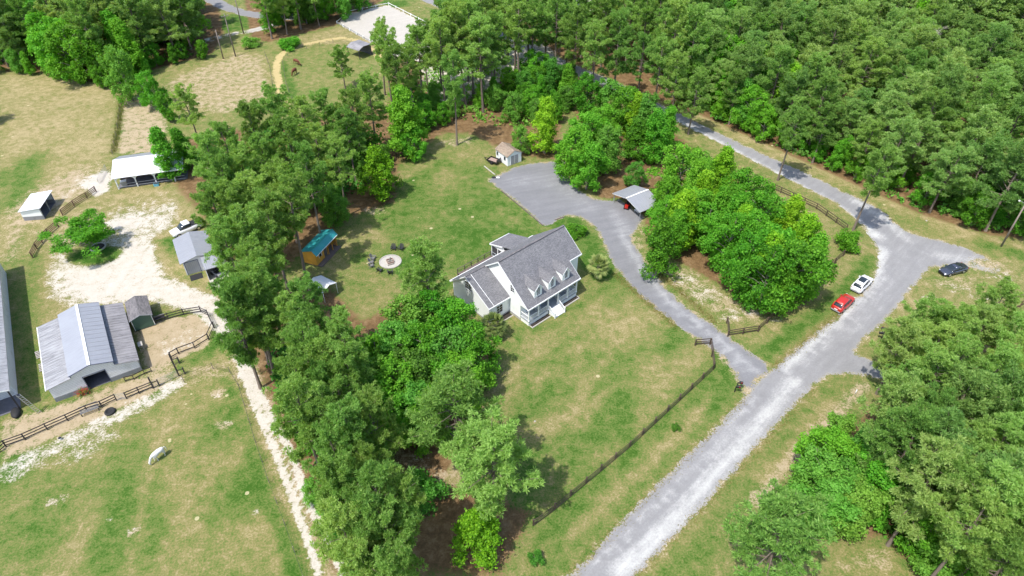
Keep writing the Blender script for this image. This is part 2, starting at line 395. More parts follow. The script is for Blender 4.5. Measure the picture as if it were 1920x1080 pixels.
# left pastures
zone('dry', 0.6, [(0, 1080), (0, 850), (340, 705), (430, 690), (560, 1000), (580, 1080)], 2)
def streaks(px, n, length, width, vals, az, seed):
    r = np.random.default_rng(seed); P = np.array(sites(px)); lo, hi = P.min(0), P.max(0); k = 0
    while k < n:
        c = r.uniform(lo, hi)
        if sd_poly(c[None], [tuple(p) for p in P])[0] > 0: continue
        k += 1; a = az + r.normal(0, 0.35); rx = length * r.uniform(0.5, 1.4); ry = width * r.uniform(0.5, 1.5)
        q = GP - c; cs, sn = math.cos(a), math.sin(a)
        dd = np.hypot((q[:, 0] * cs + q[:, 1] * sn) / rx, (-q[:, 0] * sn + q[:, 1] * cs) / ry)
        m = (1 - smooth(dd, 0.1, 1.3)) * 0.75; v = r.choice(vals); g_dry[:] = g_dry * (1 - m) + v * m
streaks([(0, 1080), (0, 900), (250, 800), (430, 720), (560, 1060)], 60, 4.5, 1.6, [0.3, 0.42, 0.7, 0.76, 0.64], 1.75, 3)
streaks([(0, 140), (210, 150), (200, 330), (0, 480)], 60, 6, 1.7, [0.45, 0.6, 0.85, 0.92, 0.98], 0.35, 4)
streaks([(940, 640), (1160, 530), (1330, 690), (1010, 960)], 46, 4.0, 1.2, [0.25, 0.35, 0.6, 0.7, 0.66], 0.9, 6)
streaks([(660, 470), (800, 310), (1000, 420), (760, 600)], 40, 3.0, 1.5, [0.08, 0.16, 0.35, 0.5], 0.5, 7)
for x, y, rx, ry in ((240, 860, 5, 2), (220, 960, 6, 1.8), (60, 1000, 6, 4), (20, 880, 5, 2), (420, 800, 3.5, 3), (465, 910, 3, 3), (200, 1040, 5, 2), (290, 1000, 4, 1.5)): spot('dry', 0.27, x, y, rx, ry, 0.8, 1.7)
stroke('dry', 0.03, [(430, 700), (455, 740), (480, 820), (505, 900), (535, 985), (565, 1080)], 2.4, 0.9)
stroke('dry', 0.08, [(345, 710), (400, 695), (435, 705)], 2.0, 0.8)
zone('dirt', 0.75, [(0, 790), (100, 760), (300, 690), (350, 690), (300, 740), (160, 800), (0, 870)], 1.2)
stroke('sand', 0.62, [(20, 880), (120, 830), (200, 790), (280, 750), (330, 720)], 3.6, 1.6)
for x, y, r in ((150, 850, 2.6), (200, 820, 2.2), (105, 938, 1.4), (30, 890, 2), (250, 995, 1.0), (205, 972, .7), (410, 740, 1.3), (422, 795, 1.1), (480, 960, .8)): spot('sand', 0.5, x, y, r * 1.2, r * 0.7, 0.9, 0.4)
spot('dirt', 0.7, 412, 738, 1.7, 1.0, .8); spot('dirt', 0.7, 420, 797, 1.5, 0.8, .8); spot('dirt', 0.7, 250, 998, 1.1, 0.6, 0.8, 0.9); spot('dirt', 0.65, 105, 938, 1.6, 0.6, 0.8, 0.6)
zone('dry', 0.80, [(0, 140), (210, 150), (215, 290), (150, 370), (50, 430), (0, 470)], 3)
stroke('dry', 0.2, [(0, 340), (60, 300), (30, 380)], 5, 4)
zone('dirt', 0.7, [(230, 170), (300, 190), (320, 240), (300, 290), (215, 290)], 1.5)
zone('dirt', 0.58, [(330, 140), (440, 100), (500, 100), (520, 180), (420, 220), (330, 200), (300, 160)], 3)
zone('dry', 0.75, [(330, 140), (440, 90), (500, 100), (515, 180), (420, 220), (330, 200)], 3)
zone('dry', 0.52, [(520, 160), (540, 100), (620, 75), (690, 85), (700, 130), (640, 200), (560, 200)], 2)
stroke('dry', 0.15, [(530, 120), (545, 160), (560, 190)], 2, 1.5)
zone('dry', 0.75, [(500, 95), (560, 70), (640, 50), (740, 0), (780, 30), (700, 100), (640, 80)], 2)
zone('dry', 0.18, [(400, 30), (460, 25), (480, 50), (410, 62)], 2); zone('dry', 0.15, [(700, 0), (760, 0), (770, 12), (735, 14)], 1)
zone('dirt', 0.68, [(60, 430), (150, 380), (200, 330), (160, 300), (60, 350), (0, 400), (0, 500), (40, 490)], 4)
zone('sand', 0.5, [(100, 400), (180, 335), (205, 290), (150, 320), (60, 400)], 3)
zone('sand', 0.85, [(150, 345), (195, 318), (212, 322), (208, 358), (178, 372)], 1.2)
zone('dry', 0.6, [(200, 370), (330, 345), (360, 400), (300, 440), (210, 420)], 3)
zone('dry', 0.1, [(50, 500), (60, 480), (110, 430), (140, 470), (80, 500), (60, 600), (70, 700), (50, 720)], 1.4)
zone('dry', 0.5, [(60, 530), (110, 500), (150, 580), (80, 650)], 2)
zone('dry', 0.08, [(285, 560), (350, 565), (400, 590), (415, 640), (395, 680), (335, 700), (330, 690), (380, 670), (405, 620), (370, 590), (290, 600)], 0.8)
zone('dirt', 0.80, [(250, 620), (300, 600), (370, 588), (402, 610), (392, 650), (335, 675), (290, 700), (270, 690)], 0.8)
zone('sand', 0.45, [(280, 640), (380, 600), (395, 620), (370, 650), (300, 680)], 1.5)
zone('dirt', 0.5, [(290, 700), (430, 660), (460, 700), (340, 740)], 2); zone('dry', .7, [(290, 700), (430, 660), (450, 690), (340, 740)], 2)
# white sand yard and farm lane
zone('dry', 0.8, [(60, 420), (190, 360), (330, 335), (420, 540), (380, 580), (280, 590), (100, 640), (70, 520)], 4); zone('dirt', 0.42, [(60, 430), (190, 370), (330, 340), (340, 430), (400, 560), (280, 590), (110, 620), (80, 520)], 4)
zone('sand', 0.42, [(80, 470), (200, 380), (340, 345), (340, 430), (330, 520), (420, 570), (280, 585), (100, 610)], 4)
zone('sand', 0.62, [(80, 520), (110, 470), (150, 480), (215, 440), (220, 400), (280, 395), (335, 375), (330, 420), (280, 470), (310, 520), (400, 560), (470, 640), (440, 650), (380, 590), (280, 560), (170, 580), (90, 560)], 2)
zone('sand', 0.85, [(120, 510), (200, 500), (260, 450), (285, 470), (300, 520), (390, 556), (455, 620), (440, 640), (370, 585), (280, 556), (180, 560), (130, 545)], 1.6)
spot('sand', 0.85, 235, 418, 3.0, 1.6, .7)
stroke('sand', 0.8, [(385, 565), (420, 600), (440, 640)], 3.0, 1.2); stroke('sand', 0.6, [(440, 640), (462, 700)], 2.6, 1.0)
stroke('dirt', 0.55, [(455, 680), (485, 740), (520, 830), (555, 920), (600, 1010), (640, 1090)], 4.2, 1.2); stroke('dry', 0.72, [(455, 680), (485, 740), (520, 830), (555, 920), (600, 1010), (640, 1090)], 5.0, 1.2)
for a in ([(455, 690), (470, 740), (495, 800), (520, 855), (545, 925), (568, 990), (598, 1075)], [(465, 680), (487, 735), (512, 790), (545, 845), (575, 935), (620, 1020), (650, 1090)]): stroke('sand', 0.98, a, 1.0, 0.4)
zone('sand', 0.1, [(296, 440), (330, 430), (390, 500), (395, 545), (330, 510), (300, 480)], 1.4); zone('dirt', 0.2, [(296, 440), (330, 430), (390, 500), (395, 545), (330, 510), (300, 480)], 1.4); zone('dry', 0.05, [(300, 450), (330, 440), (350, 500), (320, 480)], 1.2); zone('dry', 0.65, [(325, 470), (400, 500), (400, 560), (330, 520)], 1.5)
# woods floor
W = 'straw'
zone(W, 0.8, [(350, 260), (430, 245), (560, 225), (690, 190), (760, 230), (740, 380), (650, 410), (560, 480), (480, 560), (430, 500), (390, 420), (330, 350), (300, 290)], 2.5)
zone(W, 0.8, [(480, 560), (600, 520), (680, 600), (760, 560), (880, 600), (930, 660), (900, 760), (860, 900), (1000, 960), (940, 1080), (620, 1080), (560, 930), (500, 760), (470, 660)], 2.0)
zone(W, 0.85, [(720, 60), (1080, 20), (1290, 50), (1290, 210), (1130, 150), (1060, 200), (1040, 300), (960, 290), (880, 250), (830, 250), (760, 300), (730, 200)], 2.5)
zone(W, 0.8, [(1060, 300), (1080, 200), (1250, 240), (1400, 345), (1500, 425), (1520, 480), (1460, 550), (1390, 560), (1290, 500), (1220, 470), (1200, 400), (1120, 370)], 1.6)
zone(W, 0.8, [(1290, 205), (1600, 345), (1720, 400), (1850, 440), (1920, 450), (1920, -60), (1200, -60), (1200, 150)], 1.6)
zone(W, 0.75, [(1640, 760), (1700, 640), (1920, 640), (1920, 1080), (1720, 1080), (1660, 1010), (1540, 1010), (1500, 920), (1540, 830)], 2)
zone(W, 0.8, [(-60, 130), (130, 140), (200, 165), (290, 130), (400, 100), (420, 60), (400, -40), (-100, -40)], 1.5)
zone(W, 0.8, [(470, 70), (500, 80), (640, 45), (720, 0), (700, -40), (450, -40)], 1.5)
for x, y, r in ((850, 268, 4), (875, 262, 3), (700, 395, 3), (660, 330, 3), (840, 895, 3), (745, 800, 3), (735, 850, 2.5), (775, 870, 3)): spot('dirt', 0.55, x, y, r, r * .6, .8)
zone('straw', 0.0, [(830, 905), (860, 840), (905, 830), (910, 880), (870, 915)], 0.8); zone('dry', 0.85, [(800, 905), (850, 830), (905, 830), (910, 880), (870, 915)], 1.0)
zone('sand', 0.45, [(750, 840), (820, 850), (830, 880), (770, 880)], 1.5)
# pale sand beyond the pines at the top
zone('sand', 0.75, [(780, 120), (840, 100), (900, 130), (960, 70), (1030, 80), (1060, 120), (1000, 130), (880, 190), (820, 200), (790, 160)], 4)
zone('sand', 0.8, [(1060, 0), (1300, -10), (1300, 35), (1180, 40), (1080, 20)], 3); zone('sand', 0.8, [(1200, -40), (1400, -40), (1330, 8), (1215, 40)], 3)
# tree ring lawn, shoulders along road and drive
spot('dry', 0.0, 180, 478, 4.2, 2.6, 0.4); spot('sand', 0.05, 178, 478, 4.0, 2.5, 0.4); spot('dirt', 0.05, 178, 478, 4.0, 2.5, 0.4)

ROAD = [(1165, 1100), (1200, 1075), (1280, 993), (1347, 920), (1440, 815), (1530, 722), (1566, 702), (1610, 703), (1648, 711), (1672, 700), (1640, 680), (1604, 662), (1612, 648), (1647, 613), (1680, 580), (1703, 548),
        (1730, 517), (1748, 502), (1800, 498), (1845, 508), (1875, 512), (1862, 490), (1785, 456), (1700, 434), (1647, 390), (1573, 355), (1513, 325), (1447, 296), (1363, 256), (1287, 219),
        (1205, 178), (1140, 147), (1075, 120), (1000, 84), (930, 50), (850, 12), (800, -14), (760, -14), (820, 14), (900, 52), (985, 94), (1060, 132), (1130, 163), (1200, 195), (1280, 234), (1347, 268), (1390, 290), (1440, 317),
        (1513, 354), (1567, 381), (1600, 407), (1622, 432), (1642, 464), (1645, 488), (1634, 523), (1592, 572), (1513, 637), (1447, 690), (1422, 712), (1395, 744), (1280, 860), (1207, 933), (1070, 1073), (1040, 1100)]
DRIVE = [(1447, 691), (1400, 655), (1340, 611), (1290, 577), (1250, 540), (1222, 505), (1198, 470), (1189, 443), (1200, 420), (1206, 408), (1190, 392), (1160, 374), (1150, 376), (1120, 374), (1090, 358), (1068, 334), (1064, 312), (1058, 302),
         (1000, 306), (975, 311), (945, 322), (930, 331), (914, 336), (925, 346), (955, 368), (990, 397), (1022, 424), (1052, 409), (1077, 404), (1107, 418), (1130, 450), (1140, 480), (1160, 510), (1207, 560), (1273, 613), (1335, 655), (1375, 698), (1398, 745), (1424, 712)]
FARROAD = [(380, 0), (405, 14), (440, 26), (480, 34), (560, 38), (560, 26), (480, 22), (440, 12), (400, -8), (360, -20)]
FARPATH = [(380, 74), (408, 67), (440, 60), (475, 53), (520, 42), (520, 50), (475, 61), (440, 66), (408, 74), (380, 82)]
RING = [(540, 205), (525, 165), (518, 125), (530, 100), (570, 84), (620, 74), (650, 72), (680, 82), (702, 97), (712, 110)]
ARENA = [(632, 44), (655, 24), (729, 9), (800, 45), (860, 90), (800, 120), (735, 103)]

road_p = dense(spline(sites(ROAD), True, 3), 0.6, True); drive_p = dense(spline(sites(DRIVE), True, 3), 0.5, True)
d_road = sd_poly(GP, sites(ROAD)); d_drive = sd_poly(GP, sites(DRIVE))
spot('dirt', .6, 1850, 500, 5, 3, .9); spot('sand', .45, 1880, 520, 4, 2, .9); spot('dirt', .5, 1790, 530, 6, 3, .9)
m = (1 - smooth(d_road, -1.0, 2.2)); g_dirt[:] = np.maximum(g_dirt, m * 0.58); g_dry[:] = g_dry * (1 - m * .6) + .78 * m * .6; g_straw *= (1 - m)
m = (1 - smooth(d_road, -0.2, 1.2)); g_sand[:] = np.maximum(g_sand, m * 0.4)
m = (1 - smooth(d_drive, -0.2, 1.2)); g_dirt[:] = np.maximum(g_dirt, m * 0.6); g_straw *= (1 - m)
stroke('dirt', 0.75, [(1480, 565), (1380, 600)], 0.2, 0.2)

me = bpy.data.meshes.new('ground')
nx, ny = len(gx), len(gy)
me.vertices.add(nx * ny)
me.vertices.foreach_set('co', np.stack([GP[:, 0], GP[:, 1], np.zeros(len(GP))], 1).astype(np.float32).ravel())
i0 = (np.arange(ny - 1)[:, None] * nx + np.arange(nx - 1)[None, :]).ravel()
q = np.stack([i0, i0 + 1, i0 + nx + 1, i0 + nx], 1)
me.loops.add(q.size); me.polygons.add(len(q))
me.loops.foreach_set('vertex_index', q.ravel().astype(np.int32)); me.polygons.foreach_set('loop_start', np.arange(0, q.size, 4, dtype=np.int32))
me.update(calc_edges=True)
at = me.color_attributes.new('land', 'FLOAT_COLOR', 'POINT')
at.data.foreach_set('color', np.stack([g_dry, g_sand, g_dirt, g_straw], 1).astype(np.float32).ravel())

def ground_material():
    m, nt, b = newmat('pasture_and_soil')
    ge = N(nt, 'ShaderNodeNewGeometry'); pos = ge.outputs['Position']
    a = N(nt, 'ShaderNodeAttribute'); a.attribute_name = 'land'
    sp = N(nt, 'ShaderNodeSeparateColor'); L(nt, a.outputs['Color'], sp.inputs[0])
    dry, sand, dirt, straw = sp.outputs[0], sp.outputs[1], sp.outputs[2], a.outputs['Alpha']
    n_big = noise(nt, 0.12, 6, 0.62, pos, 0.4); n_mid = noise(nt, 0.7, 7, 0.68, pos, 0.3); n_fine = noise(nt, 4.0, 6, 0.7, pos); n_grit = noise(nt, 17, 3, 0.7, pos)
    cen = lambda x, k: math_n(nt, 'MULTIPLY', math_n(nt, 'SUBTRACT', x, 0.5), k)
    d = math_n(nt, 'ADD', math_n(nt, 'ADD', dry, cen(n_big, 0.7)), math_n(nt, 'ADD', cen(n_mid, 1.5), cen(n_fine, 1.7)))
    grass = ramp(nt, d, [(0.0, (0.055, 0.145, 0.016)), (0.24, (0.125, 0.205, 0.042)), (0.46, (0.205, 0.235, 0.07)), (0.72, (0.315, 0.275, 0.115)), (0.98, (0.47, 0.38, 0.21))])
    grass = mixc(nt, math_n(nt, 'MULTIPLY', sstep(nt, n_grit, 0.3, 0.75), 0.6), grass, mixc(nt, 1.0, grass, (0.5, 0.56, 0.5), 'MULTIPLY'))
    def mask(x, lo, hi, k1=1.1, k2=1.0):
        return sstep(nt, math_n(nt, 'ADD', x, math_n(nt, 'ADD', cen(n_mid, k1), cen(n_fine, k2))), lo, hi)
    litter = ramp(nt, math_n(nt, 'ADD', math_n(nt, 'MULTIPLY', n_mid, 0.7), math_n(nt, 'MULTIPLY', n_fine, 0.3)), [(0.3, (0.075, 0.05, 0.026)), (0.5, (0.20, 0.125, 0.06)), (0.72, (0.38, 0.27, 0.15))])
    soil = ramp(nt, math_n(nt, 'ADD', math_n(nt, 'MULTIPLY', n_mid, 0.6), math_n(nt, 'MULTIPLY', n_fine, 0.45)), [(0.3, (0.30, 0.22, 0.12)), (0.55, (0.46, 0.37, 0.24)), (0.8, (0.56, 0.47, 0.34))])
    white = ramp(nt, math_n(nt, 'ADD', math_n(nt, 'MULTIPLY', n_mid, 0.55), math_n(nt, 'MULTIPLY', n_fine, 0.5)), [(0.3, (0.42, 0.36, 0.26)), (0.5, (0.58, 0.53, 0.45)), (0.72, (0.68, 0.65, 0.59))])
    col = mixc(nt, mask(straw, 0.3, 0.6), grass, litter)
    col = mixc(nt, mask(dirt, 0.42, 0.75), col, soil)
    col = mixc(nt, mask(sand, 0.42, 0.72), col, white)
    # scattered pale stones and dead tufts
    vo = N(nt, 'ShaderNodeTexVoronoi'); vo.inputs['Scale'].default_value = 0.42; L(nt, pos, vo.inputs['Vector'])
    sc = N(nt, 'ShaderNodeSeparateColor'); L(nt, vo.outputs['Color'], sc.inputs[0])
    dot = math_n(nt, 'LESS_THAN', vo.outputs['Distance'], math_n(nt, 'MULTIPLY', sstep(nt, sc.outputs[0], 0.8, 1.0), 0.12))
    col = mixc(nt, math_n(nt, 'MULTIPLY', dot, 0.7), col, (0.62, 0.55, 0.33))
    col = mixc(nt, 1.0, col, (0.79, 0.79, 0.79), 'MULTIPLY')
    L(nt, col, b.inputs['Base Color']); b.inputs['Roughness'].default_value = 0.95; b.inputs['Specular IOR Level'].default_value = 0.1
    bump(nt, b, math_n(nt, 'ADD', n_fine, math_n(nt, 'MULTIPLY', n_grit, 0.5)), 0.7, 0.16)
    return m
me.materials.append(ground_material())
tag(inst('ground', me), 'pasture, lawn and bare sandy soil of the farmstead', None, kind='structure')

def sheet(name, poly, z, mat, label, paint=None, step=1.0, jitter=0.12, fade=None):
    """flat sheet inside a surveyed outline, triangulated with inner points so that it can carry painted wear"""
    r = np.random.default_rng(len(poly)); B = np.array(poly) + r.normal(0, jitter, (len(poly), 2))
    lo, hi = B.min(0), B.max(0)
    X, Y = np.meshgrid(np.arange(lo[0], hi[0], step), np.arange(lo[1], hi[1], step)); I = np.stack([X.ravel(), Y.ravel()], 1) + r.uniform(-.2, .2, (X.size, 2)) * step
    I = I[sd_poly(I, [tuple(p) for p in B]) < -0.45 * step]
    vs_, es_, fs_, *_r = mgeo.delaunay_2d_cdt([Vector(p) for p in np.vstack([B, I])], [], [list(range(len(B)))], 1, 1e-4)
    V = np.array([(v[0], v[1], z) for v in vs_])
    mesh = bpy.data.meshes.new(name); mesh.from_pydata(V.tolist(), [], [list(f) for f in fs_]); mesh.materials.append(mat)
    ed = -sd_poly(V[:, :2], [tuple(p) for p in B]); wear = np.zeros(len(V)) if paint is None else paint(V[:, :2])
    ed = np.clip(ed / 2.0, 0, 1)
    if fade:                                     # gravel thins out into bare soil round these points
        for fx_, fy_, fr_ in fade: c_ = site(fx_, fy_); ed = np.minimum(ed, .05 + smooth(np.hypot(V[:, 0] - c_[0], V[:, 1] - c_[1]), .3 * fr_, fr_))
    at = mesh.color_attributes.new('wear', 'FLOAT_COLOR', 'POINT')
    at.data.foreach_set('color', np.stack([wear, ed, np.zeros(len(V)), np.ones(len(V))], 1).astype(np.float32).ravel())
    o = inst(name, mesh); tag(o, label, None, kind='structure')
    return o
def gravel(name, base, pale, fringe, az):
    m, nt, b = newmat(name)
    ge = N(nt, 'ShaderNodeNewGeometry'); pos = ge.outputs['Position']
    a = N(nt, 'ShaderNodeAttribute'); a.attribute_name = 'wear'; sp = N(nt, 'ShaderNodeSeparateColor'); L(nt, a.outputs['Color'], sp.inputs[0])
    mp = N(nt, 'ShaderNodeMapping'); mp.vector_type = 'TEXTURE'; mp.inputs['Rotation'].default_value = (0, 0, az); mp.inputs['Scale'].default_value = (7.0, 1.0, 1.0); L(nt, pos, mp.inputs[0])
    st = noise(nt, 0.9, 6, 0.65, mp.outputs[0], 0.3); mid = noise(nt, 0.5, 6, 0.65, pos, 0.4); fine = noise(nt, 3.5, 6, 0.75, pos); grit = noise(nt, 16, 3, 0.75, pos)
    cen = lambda x, k: math_n(nt, 'MULTIPLY', math_n(nt, 'SUBTRACT', x, 0.5), k)
    k = math_n(nt, 'ADD', math_n(nt, 'ADD', sp.outputs[0], cen(st, 0.75)), math_n(nt, 'ADD', cen(mid, 0.45), cen(fine, 0.8)))
    col = ramp(nt, k, [(0.0, tuple(x * 0.82 for x in base)), (0.3, base), (0.75, pale), (1.0, tuple(min(.86, x * 1.12) for x in pale))])
    col = mixc(nt, math_n(nt, 'MULTIPLY', sstep(nt, grit, 0.35, 0.75), 0.4), col, mixc(nt, 1.0, col, (0.68, 0.68, 0.70), 'MULTIPLY'))
    e = sstep(nt, math_n(nt, 'ADD', sp.outputs[1], math_n(nt, 'ADD', cen(mid, 0.9), cen(fine, 0.9))), -0.05, 0.3)
    col = mixc(nt, e, fringe, col)
    thin = sstep(nt, math_n(nt, 'ADD', sp.outputs[1], math_n(nt, 'ADD', cen(mid, 1.3), cen(fine, 1.5))), 0.02, 0.16)
    tp = N(nt, 'ShaderNodeBsdfTransparent'); mx = N(nt, 'ShaderNodeMixShader'); L(nt, thin, mx.inputs[0]); L(nt, tp.outputs[0], mx.inputs[1]); L(nt, b.outputs[0], mx.inputs[2]); L(nt, mx.outputs[0], nt.nodes['Material Output'].inputs[0])
    L(nt, col, b.inputs['Base Color']); b.inputs['Roughness'].default_value = 0.95; b.inputs['Specular IOR Level'].default_value = 0.15
    bump(nt, b, math_n(nt, 'ADD', fine, grit), 0.5, 0.07)
    return m
AZ_ROAD = math.atan2(site(1500, 640)[1] - site(1130, 1030)[1], site(1500, 640)[0] - site(1130, 1030)[0])
def lanes(lines):
    def f(P):
        w = np.full(len(P), 0.16)
        for px, wd, v in lines:
            mm = 1 - smooth(sd_line(P, sites(px)), 0.1, wd); w[:] = np.maximum(w, v * .8 * mm)
        return w
    return f
M['road'] = gravel('grey_gravel_road', (0.25, 0.249, 0.253), (0.46, 0.46, 0.445), (0.40, 0.37, 0.30), AZ_ROAD)
M['drive'] = gravel('blue_grey_gravel', (0.20, 0.202, 0.212), (0.335, 0.337, 0.34), (0.36, 0.33, 0.27), R(20))
M['arena_sand'] = gravel('white_arena_sand', (0.50, 0.47, 0.42), (0.6, 0.57, 0.53), (0.7, 0.64, 0.55), 0.5)
M['path_sand'] = gravel('yellow_path_sand', (0.50, 0.40, 0.19), (0.62, 0.52, 0.29), (0.42, 0.38, 0.15), 0.5)
sheet('road', road_p, 0.012, M['road'], 'grey gravel road curving past the house and through the woods', lanes([([(1760, 480), (1860, 500)], 4, .4), ([(1160, 1075), (1240, 995), (1340, 890), (1440, 775), (1490, 715)], 2.2, 0.8), ([(1110, 1065), (1230, 945), (1330, 845), (1420, 745)], .9, .55), ([(1470, 690), (1560, 610), (1620, 555), (1655, 490)], 1.6, 0.7), ([(1500, 690), (1600, 600), (1670, 520)], .8, .5),
      ([(1600, 620), (1690, 520), (1700, 470)], 2, .35), ([(1640, 440), (1560, 385), (1440, 320), (1300, 245), (1150, 165)], 2.6, 0.95), ([(1700, 450), (1660, 410), (1600, 375)], 2.2, .6), ([(1760, 480), (1820, 485)], 3, .55), ([(1650, 470), (1630, 530)], 3, .9)]), 1.0, fade=[(1875, 512, 9), (1835, 512, 6), (1785, 508, 4)])
sheet('driveway', drive_p, 0.020, M['drive'], 'blue-grey gravel driveway widening into a parking court behind the house', lanes([([(1420, 700), (1370, 655), (1310, 605), (1260, 570), (1200, 500), (1160, 430)], 1.4, .75), ([(1400, 700), (1330, 640), (1250, 580)], .9, .5), ([(960, 340), (1050, 340), (1100, 390)], 6, .4), ([(1150, 400), (1180, 440)], 3, .5)]), 1.0)
sheet('far_road', dense(spline(sites(FARROAD), True, 3), 1.2, True), 0.012, M['road'], 'gravel road beyond the trees at the top left', None, 2.0)
sheet('far_path', dense(spline(sites(FARPATH), True, 3), 1.2, True), 0.026, M['arena_sand'], 'narrow white path beside the utility poles', None, 2.0, 0.05)
ring_w = spline(sites(RING), False, 6); rw = np.array(ring_w); tn = np.gradient(rw, axis=0); tn /= np.hypot(tn[:, 0], tn[:, 1])[:, None]; nn_ = np.stack([-tn[:, 1], tn[:, 0]], 1)
sheet('ring_path', [tuple(p) for p in np.vstack([rw + nn_ * 1.1, (rw - nn_ * 1.1)[::-1]])], 0.012, M['path_sand'], 'worn yellow sand track curving round the horse paddock', None, 0.9, 0.12)
sheet('riding_arena', dense(sites(ARENA), 1.2, True), 0.016, M['arena_sand'], 'white sand riding arena beyond the pines', None, 2.5, 0.05)

# ------------------------------------------------------------------ trees: prototype trunks and crowns, many copies
def np_mesh(name, V, F, mat, smooth_=False):
    """V (n,3); F (k,3) or (k,4) indices"""
    me = bpy.data.meshes.new(name); k = F.shape[1]
    me.vertices.add(len(V)); me.vertices.foreach_set('co', V.astype(np.float32).ravel())
    me.loops.add(F.size); me.polygons.add(len(F))
    me.loops.foreach_set('vertex_index', F.ravel().astype(np.int32)); me.polygons.foreach_set('loop_start', np.arange(0, F.size, k, dtype=np.int32))
    me.update(calc_edges=True); me.materials.append(mat)
    if smooth_: me.polygons.foreach_set('use_smooth', np.ones(len(F), bool))
    return me
def unit(a): return a / np.maximum(np.linalg.norm(a, axis=-1, keepdims=True), 1e-9)
def limb_tubes(limbs, n=6):
    """limbs: list of (points (k,3), radii (k,)) -> V, F"""
    V = []; F = []; c = 0
    for P, r in limbs:
        P = np.asarray(P, float); k = len(P); t = unit(np.gradient(P, axis=0))
        ref = np.where(np.abs(t[:, 2:3]) > 0.9, np.array([[1., 0, 0]]), np.array([[0, 0, 1.]]))
        x = unit(np.cross(t, ref)); y = np.cross(t, x); a = np.arange(n) * 2 * np.pi / n
        ring = P[:, None] + (x[:, None] * np.cos(a)[None, :, None] + y[:, None] * np.sin(a)[None, :, None]) * np.asarray(r)[:, None, None]
        V.append(ring.reshape(-1, 3))
        for i in range(k - 1):
            b = c + i * n; j = np.arange(n); F.append(np.stack([b + j, b + (j + 1) % n, b + n + (j + 1) % n, b + n + j], 1))
        c += k * n
    return np.vstack(V), np.vstack(F)
def needles(cent, outd, rg, per=12, ln=(0.3, 0.52), wd=0.1):
    """bursts of needle bundles round each tuft centre"""
    n = len(cent); C = np.repeat(cent, per, 0); O = np.repeat(outd, per, 0)
    d = unit(rg.normal(0, 1, (n * per, 3)) + O * 0.9); l = rg.uniform(*ln, (n * per, 1))
    s = unit(np.cross(d, rg.normal(0, 1, (n * per, 3)))) * wd * rg.uniform(0.6, 1.2, (n * per, 1))
    V = np.stack([C - s * 0.5, C + d * l * .55 - s * .75, C + d * l, C + d * l * .5 + s * .75], 1).reshape(-1, 3)
    F = np.arange(n * per * 4).reshape(-1, 4); return V, F
def pine_proto(seed, h=20.0, cf=0.45, rmax=3.4, nb=46, mat='pine', top_round=1.0, bark='bark_pine', per=13, density=0.92, lean=0.4, wd=0.065):
    rg = np.random.default_rng(seed)
    zs = np.linspace(0, h * 0.97, 12); bend = np.stack([np.sin(zs / h * 2 + seed) * lean * zs / h, np.cos(zs / h * 1.7 + seed) * lean * zs / h, zs], 1)
    r0 = 0.0125 * h; limbs = [(bend, r0 * (1 - zs / h) ** 0.75 + 0.03)]
    limbs[0][1][0] *= 1.3
    tc = []; to = []
    for i in range(nb):
        t = cf + (1 - cf) * ((i + rg.uniform(0, .9)) / nb); z = h * t * 0.97
        base = np.array([np.interp(z, zs, bend[:, 0]), np.interp(z, zs, bend[:, 1]), z])
        k = (t - cf) / (1 - cf)
        prof = math.sqrt(max(.05, 1 - ((k - .38) / (.66 if k > .38 else .55)) ** 2)) ** (1 / top_round)
        ln = rmax * max(prof, 0.22) * rg.uniform(0.42, 1.22); az = i * 2.399 + rg.normal(0, .5); el = R(-8 + 62 * k ** 1.5) + rg.normal(0, .2)
        d = np.array([math.cos(az) * math.cos(el), math.sin(az) * math.cos(el), math.sin(el)])
        s = np.linspace(0, 1, 5)[:, None]; P = base + d * ln * s + np.array([0, 0, 1]) * (s ** 2) * ln * rg.uniform(0.02, .22)
        limbs.append((P, np.linspace(0.075 * (1.2 - k), 0.016, 5) * (h / 18)))
        side = np.array([-math.sin(az), math.cos(az), 0.0]); nc = max(3, int(ln * 3.6 * density))
        for j in range(nc):
            u = rg.uniform(0.42, 1.0) if j else 1.0
            c = base + d * ln * u + np.array([0, 0, 1]) * u * u * ln * .1 + side * rg.normal(0, .15) * ln * (0.35 + 0.6 * u) + np.array([0, 0, rg.normal(0.08, .18)])
            m = rg.integers(4, 8); rad = rg.uniform(0.2, 0.46)
            off = unit(rg.normal(0, 1, (m, 3))) * rad * np.array([1, 1, .62]); off[:, 2] = np.abs(off[:, 2]) - 0.1 - .25 * (u < .7)
            tc.append(c + off); to.append(unit(off + d * .25 + np.array([0, 0, .25])))
    tc = np.vstack(tc); to = np.vstack(to)
    V, F = needles(tc, to, rg, per, wd=wd)
    TV, TF = limb_tubes(limbs, 6)
    return np_mesh('pine_trunk', TV, TF, M[bark], True), np_mesh('pine_crown', V, F, M[mat])
def leaves(cent, outd, rg, per, size=(0.2, 0.36)):
    n = len(cent) * per; C = np.repeat(cent, per, 0) + rg.normal(0, 0.2, (n, 3)); O = np.repeat(outd, per, 0)
    nrm = unit(O * 0.9 + rg.normal(0, .75, (n, 3)) + np.array([0, 0, .45])); a = unit(np.cross(nrm, rg.normal(0, 1, (n, 3)))); b = np.cross(nrm, a)
    s = rg.uniform(*size, (n, 1)); V = np.stack([C - a * s * .6, C + b * s * .42 - nrm * s * .12, C + a * s * .6, C - b * s * .42 - nrm * s * .12], 1).reshape(-1, 3)
    return V, np.arange(n * 4).reshape(-1, 4)
